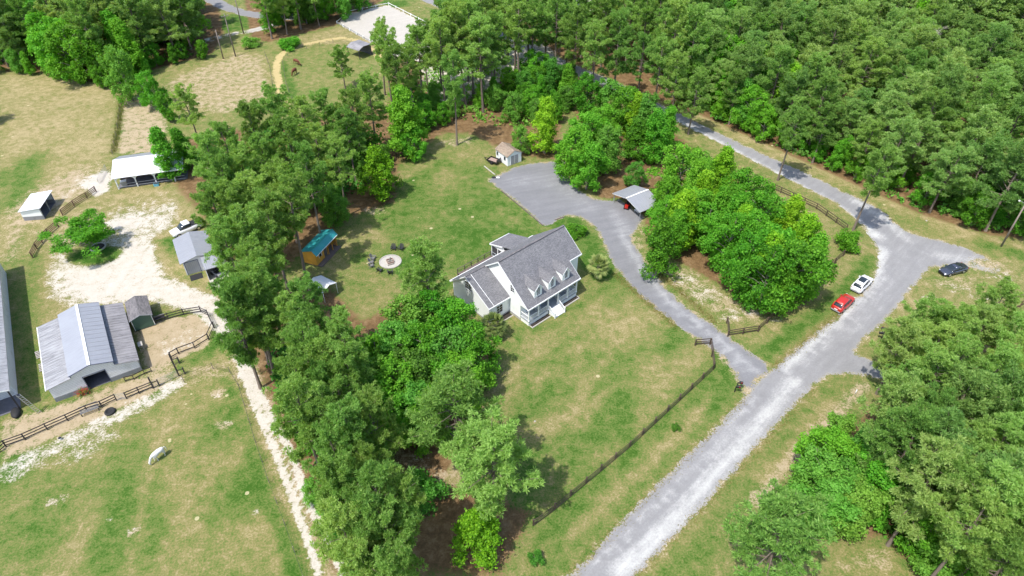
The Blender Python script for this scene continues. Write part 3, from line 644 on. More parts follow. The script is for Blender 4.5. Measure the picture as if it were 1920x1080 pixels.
def leafy_proto(seed, h=10.0, r=3.2, shape='cone', nl=34, sprig=21, per=17, mat='leaf', size=(0.15, 0.29), low=0.1, lobe=(0.6, 1.25), name='leafy', bark='bark', flat=1.0):
    rg = np.random.default_rng(seed); limbs = []; tr = []
    zs = np.linspace(0, h * .9, 8); P = np.stack([np.sin(zs * .3 + seed) * .12, np.cos(zs * .33 + seed) * .12, zs], 1); limbs.append((P, 0.018 * h * (1 - zs / h) ** .9 + .025))
    C = []; O = []
    for i in range(nl):
        t = low + (1 - low) * (i + rg.uniform(0, 1)) / nl
        if shape == 'cone': env = (1 - t) ** 0.75 * min(1, (t - low) / .14 + .55)
        elif shape == 'round': env = math.sqrt(max(0.03, 1 - ((t - .5) / .56) ** 2))
        elif shape == 'umbrella': env = 0.75 + .5 * math.sin(t * 9 + seed)
        else: env = math.sqrt(max(0.03, 1 - (max(0, t - .35) / .68) ** 2)) * min(1, .55 + t)
        az = i * 2.399 + rg.normal(0, .35); rr = r * env * rg.uniform(.42, 1.0) if i % 5 else r * env * .25
        c = np.array([math.cos(az) * rr, math.sin(az) * rr, h * t * .95]); lr = rg.uniform(*lobe) * (1.0 if t < .8 else .75)
        limbs.append((np.stack([np.array([0, 0, max(.2, c[2] - .55 * rr - .3)]), np.array([c[0] * .55, c[1] * .55, c[2] - .18 * rr]), c]), [.05, .032, .012]))
        dirs = unit(rg.normal(0, 1, (sprig, 3)) + np.array([math.cos(az) * .45, math.sin(az) * .45, .5]))
        pos = c + dirs * lr * rg.uniform(.65, 1.08, (sprig, 1)) * np.array([1, 1, .8 * flat])
        pos[:, 2] = np.maximum(pos[:, 2], .12); C.append(pos); O.append(dirs)
    V, F = leaves(np.vstack(C), np.vstack(O), rg, per, size); TV, TF = limb_tubes(limbs, 5)
    return np_mesh(name + '_trunk', TV, TF, M[bark], True), np_mesh(name + '_crown', V, F, M[mat])

PROTO = {}
for i in range(5): PROTO['pine%d' % i] = (*pine_proto(11 + i, 18, (0.42, 0.5, 0.36, 0.55, 0.46)[i], (3.5, 3.3, 3.7, 3.5, 3.1)[i], (46, 40, 50, 36, 40)[i]), 18.0)
for i in range(4): PROTO['greypine%d' % i] = (*pine_proto(41 + i, 14, (0.26, 0.32, 0.36, .3)[i], (3.4, 3.7, 3.2, 3.5)[i], (50, 46, 42, 44)[i], mat='pine_grey'), 14.0)
PROTO['openpine'] = (*pine_proto(61, 15, 0.36, 3.7, 46, density=.8), 15.0)
PROTO['redpine'] = (*pine_proto(63, 12, 0.32, 3.4, 40, density=.8, bark='bark_red'), 12.0)
FAR_PINE = pine_proto(66, 14, .34, 3.5, 46, mat='pine_grey', per=4, density=.85, wd=.2)
for i in range(3): PROTO['cone%d' % i] = (*leafy_proto(70 + i, 10, (2.9, 2.6, 3.1)[i], 'cone', 30), 10.0)
for i in range(3): PROTO['round%d' % i] = (*leafy_proto(80 + i, 9, (3.4, 3.8, 3.2)[i], 'dome', 32), 9.0)
for i in range(2): PROTO['yellow%d' % i] = (*leafy_proto(90 + i, 10, (2.9, 3.2)[i], 'cone', 31, mat='leaf_yellow'), 10.0)
for i in range(2): PROTO['dark%d' % i] = (*leafy_proto(95 + i, 9, (3.1, 3.5)[i], 'dome', 31, mat='leaf_dark'), 9.0)
PROTO['umbrella'] = (*leafy_proto(99, 6.5, 5.2, 'umbrella', 44, 24, 14, 'leaf', low=.45, lobe=(.9, 1.5), flat=.35), 6.5)
PROTO['bush'] = (*leafy_proto(101, 2.2, 1.5, 'round', 14, 22, 12, 'leaf_dark', (.13, .24), .15, (.45, .7), 'bush'), 2.2)
PROTO['brightbush'] = (*leafy_proto(102, 2.6, 1.6, 'round', 16, 22, 12, 'leaf', (.14, .26), .15, (.45, .75), 'bush'), 2.6)
def bare_proto():
    rg = np.random.default_rng(7); limbs = []; zs = np.linspace(0, 15, 8); P = np.stack([zs * .05, zs * .03, zs], 1); limbs.append((P, .2 * (1 - zs / 16) + .02))
    for i in range(26):
        z = rg.uniform(6, 14.6); az = rg.uniform(0, 6.28); ln = rg.uniform(.8, 2.4); b = np.array([z * .05, z * .03, z]); d = np.array([math.cos(az), math.sin(az), rg.uniform(-.1, .8)])
        e = b + d * ln; limbs.append((np.stack([b, b + d * ln * .5 + [0, 0, .1], e]), [.05, .03, .01]))
        for k in range(2): limbs.append((np.stack([b + d * ln * .6, b + d * ln * .8 + rg.normal(0, .2, 3), e + rg.normal(0, .5, 3)]), [.02, .014, .006]))
    V, F = limb_tubes(limbs, 5); return np_mesh('bare_trunk', V, F, M['dead'], True)
BARE = bare_proto()

rt = random.Random(12)
def plant(kind, x, y, h, label, cat='tree', name='tree', group=None, spread=1.0, rz=None):
    tr, cr, hp = PROTO[kind]; s = h / hp
    o = thing(name, label, cat, (x, y, 0), rt.uniform(0, 6.28) if rz is None else rz, group)
    tl = (rt.gauss(0, .022), rt.gauss(0, .022)); o.rotation_euler = (tl[0], tl[1], o.rotation_euler[2])
    sc = (s * spread, s * spread, s)
    inst('trunk' if cat == 'tree' else 'stem', tr, o, scale=sc)
    inst('crown' if cat == 'tree' else 'foliage', cr, o, scale=sc)
    return o
def plant_top(kind, px, py, h, label, **kw):
    """tree whose crown centre (three quarters up) is seen at a photo point"""
    x, y = site(px, py, h * 0.75); return plant(kind, x, y, h, label, **kw)

# ------------------------------------------------------------------ the house
def window(parent, p, w, h, axis, arched=False, cols=2, rows=3, name='window'):
    """sash window on a wall; p = sill centre on the wall plane; axis = outward normal key"""
    fr = MB(); gl = MB(); ux = {'-w': (1, 0), '-u': (0, -1), '+u': (0, 1)}[axis]; n = {'-w': (0, -1), '-u': (-1, 0), '+u': (1, 0)}[axis]
    def pt(a, z, o): return (ux[0] * a + n[0] * o, ux[1] * a + n[1] * o, z)
    def bx(mb, a0, a1, z0, z1, o0, o1):
        mb.prism([pt(a0, z0, o0), pt(a1, z0, o0), pt(a1, z1, o0), pt(a0, z1, o0)], (n[0] * (o1 - o0), n[1] * (o1 - o0), 0))
    bx(gl, -w / 2, w / 2, 0, h, -.03, .015)
    if arched:
        k = [pt(math.cos(t) * w / 2, h + math.sin(t) * w / 2, -.03) for t in np.linspace(0, math.pi, 9)]
        gl.prism(k, (n[0] * .045, n[1] * .045, 0))
        a = np.linspace(0, math.pi, 9)
        for t0, t1 in zip(a, a[1:]):
            q = [(math.cos(t0) * w / 2, math.sin(t0) * w / 2), (math.cos(t1) * w / 2, math.sin(t1) * w / 2), (math.cos(t1) * (w / 2 + .1), math.sin(t1) * (w / 2 + .1)), (math.cos(t0) * (w / 2 + .1), math.sin(t0) * (w / 2 + .1))]
            fr.prism([pt(x, h + z, -.02) for x, z in q], (n[0] * .08, n[1] * .08, 0))
    t = .07
    bx(fr, -w / 2 - t, -w / 2, -t, h + (0 if arched else t), -.02, .06); bx(fr, w / 2, w / 2 + t, -t, h + (0 if arched else t), -.02, .06)
    bx(fr, -w / 2, w / 2, -t * 1.4, 0, -.02, .09); bx(fr, -w / 2, w / 2, h, h + (.04 if arched else t), -.02, .06)
    for i in range(1, cols): a = -w / 2 + w * i / cols; bx(fr, a - .018, a + .018, 0, h, .016, .032)
    for j in range(1, rows): z = h * j / rows; bx(fr, -w / 2, w / 2, z - (.03 if j == rows // 2 + rows % 2 else .016), z + .016, .016, .035)
    o = gl.build(name, M['glass'], parent, p)
    return o, fr
HA = R(42.15); hx, hy = 2.46, 73.71
house = thing('house', 'white two-storey house with grey shingle roof, three dormers and front porch', 'house', (hx, hy), HA)
RZ, RW = 8.7, 6.35; SF, SR = 0.79, 0.82
front = lambda w: 3.55 + SF * (w + .15)
rear = lambda w: RZ - SR * (w - RW)
U1 = 10.3                                              # right end of the porch block
wall = MB()
# left gable of the main block, front part open over the porch (opening w 0..1.8, z .6..2.9)
wall.prism([(0, 1.8, .45), (0, 12.9, .45), (0, 12.9, rear(12.9) - .2), (0, RW, RZ - .2), (0, 0.0, front(0) - .2), (0, 0.0, 3.0), (0, 1.8, 3.0)], (.16, 0, 0))
wall.prism([(U1 - .16, 1.8, .45), (U1 - .16, 2.65, .45), (U1 - .16, 2.65, front(2.65) - .2), (U1 - .16, 0, front(0) - .2), (U1 - .16, 0, 3.0), (U1 - .16, 1.8, 3.0)], (.16, 0, 0))
wall.box(.16, U1 - .16, 1.8, 1.95, .45, 4.7)                       # wall behind the porch
wall.box(U1, 13.0, 2.65, 2.8, .45, front(2.65) - .2)              # bump-out front
wall.prism([(12.84, 2.8, .45), (12.84, 12.9, .45), (12.84, 12.9, rear(12.9) - .2), (12.84, RW, RZ - .2), (12.84, 2.8, front(2.8) - .2)], (.16, 0, 0))
wall.box(.16, 12.84, 12.75, 12.9, .45, rear(12.9) - .2)
# garage wing
WZ, WW, WF = 6.2, 9.4, 4.06
wfront = lambda w: WZ - (WZ - 3.3) / (WW - WF) * (WW - w)
wall.prism([(-3.9, 4.36, .3), (-3.9, 12.9, .3), (-3.9, 12.9, rear(12.9) - .2), (-3.9, WW, WZ - .2), (-3.9, 4.36, wfront(4.36) - .2)], (.16, 0, 0))
wall.box(-3.74, 0, 4.36, 4.52, .3, wfront(4.36) - .2); wall.box(-3.74, 0, 12.75, 12.9, .3, rear(12.9) - .2)
wall.build('wall', M['white_siding'], house)
fd = MB(); fd.box(-3.88, -.01, 4.38, 12.88, 0, .3); fd.box(.02, U1 - .02, 1.82, 12.88, 0, .45); fd.box(U1 - .02, 12.98, 2.67, 12.88, 0, .45)
fd.build('foundation', M['brick'], house)
roof = MB()
T = .16
roof.slab([(-.3, -.15, front(-.15)), (U1 + .35, -.15, front(-.15)), (U1 + .35, 2.3, front(2.3)), (-.3, 2.3, front(2.3))], T)
roof.slab([(-.3, 2.3, front(2.3)), (13.3, 2.3, front(2.3)), (13.3, RW, RZ), (-.3, RW, RZ)], T)
roof.slab([(-.3, RW, RZ), (13.3, RW, RZ), (13.3, 13.2, rear(13.2)), (-.3, 13.2, rear(13.2))], T)
rf = roof.build('roof', M['shingle'], house)
wr = MB()
wr.slab([(-4.15, WF, 3.3), (-.003, WF, 3.3), (-.003, WW, WZ), (-4.15, WW, WZ)], T)
wr.slab([(-4.15, WW, WZ), (-.31, WW, WZ), (-.31, 13.2, rear(13.2)), (-4.15, 13.2, rear(13.2))], T)
wro = wr.build('wing_roof', M['shingle'], house)
cap = MB(); cap.bar((-.32, RW, RZ + .03), (13.32, RW, RZ + .03), .34, .05); cap.build('ridge_cap', M['shed_shingle'], rf)
cap = MB(); cap.bar((-4.17, WW, WZ + .03), (-.3, WW, WZ + .03), .3, .05); cap.build('ridge_cap', M['shed_shingle'], wro)
fl = MB(); fl.bar((-3.2, WF + .01, 3.34), (-3.2, WW - .15, WZ - .03), .06, .04); fl.build('flashing', M['white'], wro)
tr = MB()   # rake and eave boards, 2-3 mm proud of the roof edge
e = .003
def rake(u0, u1, w0, z0, w1, z1, hgt=.24):
    tr.prism([(u0, w0, z0 - hgt), (u0, w1, z1 - hgt), (u0, w1, z1 - .02), (u0, w0, z0 - .02)], (u1 - u0, 0, 0))
rake(-.36, -.3 - e, -.15, front(-.15), RW, RZ); rake(-.36, -.3 - e, 13.2, rear(13.2), RW, RZ)
rake(U1 + .35 + e, U1 + .41, -.15, front(-.15), 2.3, front(2.3)); rake(13.3 + e, 13.36, 2.3, front(2.3), RW, RZ); rake(13.3 + e, 13.36, 13.2, rear(13.2), RW, RZ)
rake(-4.21, -4.15 - e, WF, 3.3, WW, WZ); rake(-4.21, -4.15 - e, 13.2, rear(13.2), WW, WZ)
tr.box(-.36, U1 + .41, -.27, -.15 - e, front(-.15) - .24, front(-.15) - .02)
tr.box(-4.21, -.02, WF - .12, WF - e, 3.06, 3.28); tr.box(-4.21, 13.36, 13.2 + e, 13.32, rear(13.2) - .24, rear(13.2) - .02)
tr.box(U1 + .42, 13.36, 2.2, 2.3 - e, front(2.3) - .24, front(2.3) - .02)
tr.build('trim', M['white'], house)
# dormers
for uc in (2.42, 5.27, 8.22):
    d = MB(); hw = .76; wf = .62; zb = front(wf); ze = 5.62; zp = 6.5
    d.prism([(uc - hw, wf, zb - .1), (uc + hw, wf, zb - .1), (uc + hw, wf, ze), (uc, wf, zp), (uc - hw, wf, ze)], (0, .12, 0))
    wb = (ze - 3.55) / SF - .15
    for sx in (-1, 1): d.prism([(uc + sx * hw, wf + .12, zb - .05), (uc + sx * hw, wb, ze), (uc + sx * hw, wf + .12, ze)], (-sx * .1, 0, 0))
    do = d.build('dormer', M['white_siding'], house)
    r = MB(); ov = .16; zo = ze - .02; wp = (zp + .06 - 3.55) / SF - .15 + .1
    for sx in (-1, 1):
        we = (zo - 3.55) / SF - .15 + .1
        r.slab([(uc, wf - ov, zp + .06), (uc, wp, zp + .06), (uc + sx * (hw + .1), we, zo), (uc + sx * (hw + .1), wf - ov, zo)] if sx < 0 else [(uc, wp, zp + .06), (uc, wf - ov, zp + .06), (uc + sx * (hw + .1), wf - ov, zo), (uc + sx * (hw + .1), we, zo)], .07)
    r.build('dormer_roof', M['shingle'], do)
    t_ = MB()
    for sx in (-1, 1): t_.prism([(uc, wf - ov - .05, zp + .03), (uc + sx * (hw + .11), wf - ov - .05, zo - .03), (uc + sx * (hw + .11), wf - ov - .05, zo - .17), (uc, wf - ov - .05, zp - .12)], (0, .047, 0))
    t_.build('dormer_trim', M['white'], do)
    g, f_ = window(do, (uc, wf, zb + .3), .56, 1.1, '-w', True, 2, 4)
    f_.build('window_frame', M['white'], do, (uc, wf, zb + .3))
def hwin(p, w, h, axis, **k):
    g, f_ = window(house, p, w, h, axis, **k); f_.build('frame', M['white'], g); return g
hwin((0, 3.55, 4.5), .75, 1.25, '-u'); hwin((-3.9, 9.0, 3.75), 1.5, 1.35, '-u', cols=4)
hwin((-1.9, 4.36, 1.0), 1.1, 1.5, '-w'); hwin((1.6, 1.8, 1.3), 1.0, 1.6, '-w'); hwin((3.3, 1.8, 1.3), .9, 1.6, '-w'); hwin((7.3, 1.8, 1.3), 1.0, 1.6, '-w'); hwin((9.1, 1.8, 1.3), 1.0, 1.6, '-w')
hwin((11.6, 2.65, 1.3), .9, 1.5, '-w'); hwin((13.0, 6.0, 1.3), 1.0, 1.5, '+u'); hwin((13.0, 6.4, 5.2), .9, 1.3, '+u')
dr = MB(); dr.box(4.75, 5.7, 1.74, 1.797, .85, 2.95); d_ = dr.build('front_door', M['black'], house); k = MB(); k.box(4.65, 4.747, 1.70, 1.79, .85, 3.05); k.box(5.703, 5.8, 1.70, 1.79, .85, 3.05); k.box(4.65, 5.8, 1.7, 1.79, 3.053, 3.15); k.build('door_frame', M['white'], d_)
# porch
pf = MB(); pf.box(0.03, U1 - .03, 0, 1.797, .66, .84); pf.build('porch_floor', M['porch_floor'], house)
for q_ in ((0.06, 4.15, .06, .14), (6.2, U1 - .06, .06, .14), (.06, .14, .143, 1.79), (U1 - .14, U1 - .06, .143, 1.79)): sk = MB(); sk.box(*q_, .02, .657); sk.build('porch_skirt', M['white_siding'], house)
POST = MB(); POST.box(-.09, .09, -.09, .09, .84, 3.35); POST.box(-.13, .13, -.13, .13, .843, 1.0); POST.box(-.13, .13, -.13, .13, 3.1, 3.3); pm = POST.mesh('porch_post', M['white'])
PU = (.12, 2.05, 4.05, 6.15, 8.2, U1 - .12)
for u in PU: inst('porch_post', pm, house, (u, .1, 0))
bm_ = MB(); bm_.box(0, U1, .02, .18, 3.1 + .2, front(0) - .24); bm_.build('porch_beam', M['white'], house)
def rail(p0, p1, name='railing', z0=.84):
    a = Vector(p0); b = Vector(p1); m = MB(); dz = b - a
    m.bar(a + Vector((0, 0, .92)), b + Vector((0, 0, .92)), .08, .06); m.bar(a + Vector((0, 0, .12)), b + Vector((0, 0, .12)), .05, .05)
    n = int(dz.length / .13)
    for i in range(1, n): q = a + dz * i / n; m.bar(q + Vector((0, 0, .12)), q + Vector((0, 0, .92)), .035, .035)
    return m.build(name, M['white'], house)
for i in (0, 1, 3, 4): rail((PU[i] + .09, .1, .84), (PU[i + 1] - .09, .1, .84))
rail((.12, .19, .84), (.12, 1.75, .84)); rail((U1 - .12, .19, .84), (U1 - .12, 1.75, .84))
NS = 5
for i in range(NS):
    s = MB(); z = .84 * (NS - i) / (NS + 0.0) - .168; w0 = -.28 * (i + 1)
    s.box(4.2, 6.1, w0, w0 + .277, 0.0, z + .12); s.box(4.15, 6.15, w0 - .03, w0 + .27, z + .123, z + .168); s.build('step', M['white'], house)
for u in (4.12, 6.18):
    rail((u, 0.0, .84), (u, -1.35, .05), 'stair_rail'); n_ = MB(); n_.box(u - .07, u + .07, -1.5, -1.36, 0, 1.08); n_.build('newel', M['white'], house)
# beds with edging
for a, b in ((.25, 4.0), (6.35, U1 - .1)):
    m = MB(); m.box(a, b, -.55, .04, .02, .07); m.build('flower_bed', M['mulch'], house)
    k = MB(); k.box(a - .12, b + .05, -.72, -.553, .0, .12); k.box(a - .12, a - .003, -.55, .03, 0, .12) if a < 1 else k.box(b + .003, b + .12, -.55, .03, 0, .12); k.build('bed_edging', M['concrete'], house)
m = MB(); m.box(-2.9, -.15, 3.4, 4.34, .01, .06); m.build('flower_bed', M['mulch'], house); k = MB(); k.box(-3.0, -.02, 3.25, 3.397, 0, .1); k.build('bed_edging', M['concrete'], house)
# rear screened porch
sp_ = MB(); sp_.slab([(6.75, 11.3, 4.62), (11.1, 11.3, 4.62), (11.1, 16.55, 2.85), (6.75, 16.55, 2.85)], .12); spo = sp_.build('screen_porch_roof', M['shingle'], house)
k = MB(); k.box(6.75, 11.1, 16.553, 16.65, 2.62, 2.84); k.prism([(6.69, 13.4, 3.66), (6.69, 16.6, 2.6), (6.69, 16.6, 2.83), (6.69, 13.4, 3.91)], (.057, 0, 0)); k.prism([(6.95, 13.34, 2.55), (6.95, 16.3, 2.55), (6.95, 16.3, 2.79), (6.95, 13.34, 3.78)], (.08, 0, 0)); k.build('screen_porch_trim', M['white'], spo)
k = MB(); k.box(6.98, 7.02, 13.3, 16.3, .6, 2.55); k.box(7.02, 10.9, 16.26, 16.3, .6, 2.6); k.box(10.9, 10.94, 13.3, 16.3, .6, 2.6); k.build('screen', M['screen'], house)
for u, w in ((6.97, 16.32), (10.95, 16.32), (6.97, 14.8), (8.3, 16.32), (9.6, 16.32), (6.97, 13.4)):
    k = MB(); k.box(u - .07, u + .07, w - .07, w + .07, 0, 2.72); k.build('screen_post', M['white'], house)
k = MB(); k.box(6.9, 11, 12.92, 16.35, .45, .6); k.box(6.88, 6.96, 13.5, 16.2, 1.2, 1.28); k.build('screen_porch_floor', M['porch_floor'], house)
# rear deck: boards one by one
BD = MB(); BD.box(-3.6, 3.6, 0, .30, 0, .05); bdm = BD.mesh('deck_board', M['deck'])
for i in range(9): inst('deck_board', bdm, house, (3.1, 13.4 + i * .315, .62))
for i in range(6):
    k = MB(); k.box(-.05, .05, -.05, .05, 0, 1.6); k.build('deck_post', M['deck'], house, (-.45 + i * 1.42, 16.2, 0))
k = MB(); k.box(-.5, 6.7, 16.17, 16.26, 1.5, 1.57); k.box(-.5, 6.7, 16.18, 16.24, 1.0, 1.06); k.box(-.45, 6.7, 16.16, 16.22, .2, .6); k.build('deck_rail', M['deck'], house)

# porch furniture: rockers
def rocker(u, rz, label):
    o = thing('rocking_chair', label, 'chair', (hx + math.cos(HA) * u - math.sin(HA) * .95, hy + math.sin(HA) * u + math.cos(HA) * .95, .84), HA + rz, 'rocking chairs on the front porch')
    s = MB(); s.box(-.28, .28, -.26, .26, .40, .45); s.build('seat', M['white'], o)
    s = MB()
    for i in range(5): s.bar((-.24 + i * .12, .26, .45), (-.24 + i * .12, .42, 1.12), .06, .025)
    s.bar((-.28, .43, 1.12), (.28, .43, 1.12), .05, .08); s.build('backrest', M['white'], o)
    for sx in (-.28, .28):
        s = MB(); s.bar((sx, -.22, .06), (sx, -.24, .64), .05, .05); s.build('leg', M['white'], o); s = MB(); s.bar((sx, .24, .06), (sx, .3, .64), .05, .05); s.build('leg', M['white'], o)
        s = MB(); s.bar((sx, -.3, .66), (sx, .32, .66), .09, .03); s.build('armrest', M['white'], o)
        s = MB(); s.bar((sx, -.42, .06), (sx, 0, .03), .05, .04); s.bar((sx, 0, .03), (sx, .5, .08), .05, .04); s.build('runner', M['white'], o)
rocker(2.9, .15, 'white rocking chair on the porch, left of the steps'); rocker(7.0, -.2, 'white rocking chair on the porch, just right of the steps'); rocker(9.2, .1, 'white rocking chair at the far right end of the porch')

# ------------------------------------------------------------------ barn and farm buildings
def gable_ribs(mb, pts, n, h=.035):
    """raised ribs on a roof plane: pts a,b along the ridge, c,d along the eave"""
    a, b, c, d = [Vector(p) for p in pts]
    for i in range(n + 1):
        t = i / n; p = a.lerp(b, t); q = d.lerp(c, t); mb.bar(p + Vector((0, 0, .012)), q + Vector((0, 0, .012)), .05, h)
def roof_plane(mb, pts, t=.08, ribs=0):
    mb.slab(pts, t)
    if ribs: gable_ribs(mb, pts, ribs)
bx_, by_ = site(106, 754); BA = R(32.0)
barn = thing('barn', 'grey metal barn with raised centre roof and open end door', 'barn', (bx_, by_), BA)
BD_ = 13.6
w_ = MB()
def front_wall(mb, pts, w0, th=.12): mb.prism([(u, w0, z) for u, z in pts], (0, th, 0))
front_wall(w_, [(0, .75), (4.05, .75), (4.05, 2.38), (6.7, 2.38), (6.7, .75), (10.65, .75), (10.65, 2.1), (8.0, 2.75), (8.0, 3.45), (5.42, 4.2), (2.85, 3.5), (2.85, 3.05), (0, 2.55)], 0)
front_wall(w_, [(0, .75), (10.65, .75), (10.65, 2.1), (8.0, 2.75), (8.0, 3.45), (5.42, 4.2), (2.85, 3.5), (2.85, 3.05), (0, 2.55)], BD_ - .12)
w_.box(0, .12, .12, BD_ - .12, .75, 2.5); w_.box(10.53, 10.65, .12, BD_ - .12, .75, 2.05)
w_.build('wall', M['barn_wall'], barn)
w_ = MB(); w_.box(-.02, 4.05, -.015, .12, 0, .747); w_.box(6.7, 10.67, -.015, .12, 0, .747); w_.box(-.02, .12, .123, BD_, 0, .747); w_.box(10.53, 10.67, .123, BD_, 0, .747); w_.box(.13, 10.5, BD_ - .1, BD_, 0, .747); w_.build('wall_skirt', M['barn_skirt'], barn)
k = MB(); k.box(8.0, 8.06, -.1, BD_ + .1, 2.78, 3.4); k.box(2.8, 2.86, -.1, BD_ + .1, 3.1, 3.45); k.build('clerestory', M['blue_trim'], barn)
k = MB(); roof_plane(k, [(5.42, -.25, 4.3), (5.42, BD_ + .25, 4.3), (2.7, BD_ + .25, 3.56), (2.7, -.25, 3.56)], .06); roof_plane(k, [(5.42, BD_ + .25, 4.3), (5.42, -.25, 4.3), (8.12, -.25, 3.5), (8.12, BD_ + .25, 3.5)], .06); cr_ = k.build('centre_roof', M['grey_metal'], barn)
k = MB(); gable_ribs(k, [(5.5, -.25, 4.28), (5.5, BD_ + .25, 4.28), (8.1, BD_ + .25, 3.52), (8.1, -.25, 3.52)], 15, .025); k.build('roof_rib', M['grey_metal'], cr_)
k = MB(); k.bar((5.42, -.28, 4.33), (5.42, BD_ + .28, 4.33), .34, .05); k.build('ridge_cap', M['white'], cr_)
k = MB(); roof_plane(k, [(2.84, -.2, 3.12), (2.84, BD_ + .2, 3.12), (-.25, BD_ + .2, 2.6), (-.25, -.2, 2.6)], .06, 23); k.build('lean_to_roof', M['old_metal'], barn)
k = MB(); roof_plane(k, [(8.03, BD_ + .2, 2.84), (8.03, -.2, 2.84), (10.9, -.2, 2.14), (10.9, BD_ + .2, 2.14)], .06, 23); k.build('lean_to_roof', M['brown_metal'], barn)
k = MB(); k.box(-.34, -.253, -.22, BD_ + .22, 2.48, 2.62); k.build('gutter', M['white'], barn)
k = MB(); k.prism([(2.66, -.3, 3.48), (5.42, -.3, 4.22), (8.16, -.3, 3.42), (8.16, -.3, 3.54), (5.42, -.3, 4.34), (2.66, -.3, 3.6)], (0, .047, 0)); k.build('gable_trim', M['blue_trim'], barn)
k = MB(); k.box(3.97, 4.047, -.04, .13, 0, 2.46); k.box(6.703, 6.78, -.04, .13, 0, 2.46); k.box(3.97, 6.78, -.04, .13, 2.463, 2.54); k.build('door_frame', M['blue_trim'], barn)
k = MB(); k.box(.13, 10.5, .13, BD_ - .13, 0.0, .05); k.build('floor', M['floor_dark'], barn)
k = MB(); k.box(3.4, 3.5, .3, BD_ - .3, .06, 2.4); k.box(7.3, 7.4, .3, BD_ - .3, .06, 2.4); k.build('stall_wall', M['deck'], barn)
lx, ly = bx_, by_
def loc_b(u, w, z=0): return (bx_ + math.cos(BA) * u - math.sin(BA) * w, by_ + math.sin(BA) * u + math.cos(BA) * w, z)
# long barn at the left edge
lb = thing('long_barn', 'long barn with streaked metal roof cut by the left edge of the photo', 'barn', loc_b(-3.75, 1.2), BA)
k = MB(); roof_plane(k, [(-5.5, -.4, 5.5), (-5.5, 33.6, 5.5), (0, 33.6, 4.0), (0, -.4, 4.0)][::-1] and [(-5.5, 33.6, 5.5), (-5.5, -.4, 5.5), (0, -.4, 4.0), (0, 33.6, 4.0)], .1, 48); roof_plane(k, [(-5.5, -.4, 5.5), (-5.5, 33.6, 5.5), (-11, 33.6, 4.0), (-11, -.4, 4.0)], .1); k.build('roof', M['old_metal'], lb)
k = MB(); k.box(-.62, -.5, 3.2, 33.2, 0, 3.86); k.box(-10.5, -10.38, 3.2, 33.2, 0, 3.86); k.prism([(-10.5, 33.203, 0), (-.5, 33.203, 0), (-.5, 33.203, 3.84), (-5.5, 33.203, 5.3), (-10.5, 33.203, 3.84)], (0, .1, 0)); k.prism([(-10.5, 3.08, 0), (-.5, 3.08, 0), (-.5, 3.08, 3.8), (-5.5, 3.08, 5.2), (-10.5, 3.08, 3.8)], (0, .1, 0)); k.build('wall', M['barn_wall'], lb)
k = MB(); k.prism([(-11, -.46, 3.8), (-5.5, -.46, 5.3), (0, -.46, 3.8), (0, -.46, 3.98), (-5.5, -.46, 5.5), (-11, -.46, 3.98)], (0, .057, 0)); k.build('gable_trim', M['white'], lb)
for u in (-.4, -3.6, -7, -10.4): k = MB(); k.box(u - .08, u + .08, 0, .16, 0, 3.75 + (min(-u, 11 + u)) * .25); k.build('post', M['fence_dark'], lb)
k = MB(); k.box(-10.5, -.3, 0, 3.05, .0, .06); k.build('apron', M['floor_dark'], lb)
# ladder
ld = thing('ladder', 'aluminium ladder leaning at the corner of the long barn', 'ladder', loc_b(-1.9, -.9), BA)
k = MB(); k.bar((-.3, 0, .05), (-1.3, .45, 3.75), .05, .1); k.build('side_rail', M['chrome'], ld); k = MB(); k.bar((.12, 0, .05), (-.88, .45, 3.75), .05, .1); k.build('side_rail', M['chrome'], ld)
for i in range(11): t = (i + .6) / 11.5; k = MB(); k.bar((-.3 - t, .45 * t, .05 + 3.7 * t), (.12 - t, .45 * t, .05 + 3.7 * t), .04, .04); k.build('rung', M['chrome'], ld)
# dark shed
gx_, gy_ = site(225 + 200 / 6.75, 540 + 550 / 6.75)
ds = thing('shed', 'small shed with dark shingle roof and green end wall beside the barn', 'shed', (gx_, gy_), R(30.5))
k = MB(); k.prism([(0, 0, .1), (2.74, 0, .1), (2.74, 0, 2.12), (1.38, 0, 2.62), (0, 0, 2.12)], (0, 4.5, 0)); k.build('wall', M['green_wall'], ds)
k = MB(); roof_plane(k, [(1.38, -.2, 2.8), (1.38, 4.75, 2.8), (-.22, 4.75, 2.2), (-.22, -.2, 2.2)], .08); roof_plane(k, [(1.38, 4.75, 2.8), (1.38, -.2, 2.8), (2.96, -.2, 2.2), (2.96, 4.75, 2.2)], .08); rr = k.build('roof', M['shed_shingle'], ds)
k = MB(); k.prism([(-.24, -.25, 2.1), (1.38, -.25, 2.68), (2.98, -.25, 2.1), (2.98, -.25, 2.2), (1.38, -.25, 2.8), (-.24, -.25, 2.2)], (0, .047, 0)); k.build('gable_trim', M['grey_paint'], rr)
for u in (-.02, 2.68): k = MB(); k.box(u, u + .08, -.03, -.003, .1, 2.1); k.build('corner_board', M['white'], ds)
k = MB(); k.box(-.05, 2.8, -.05, 4.55, 0, .1); k.build('base', M['fence_dark'], ds)
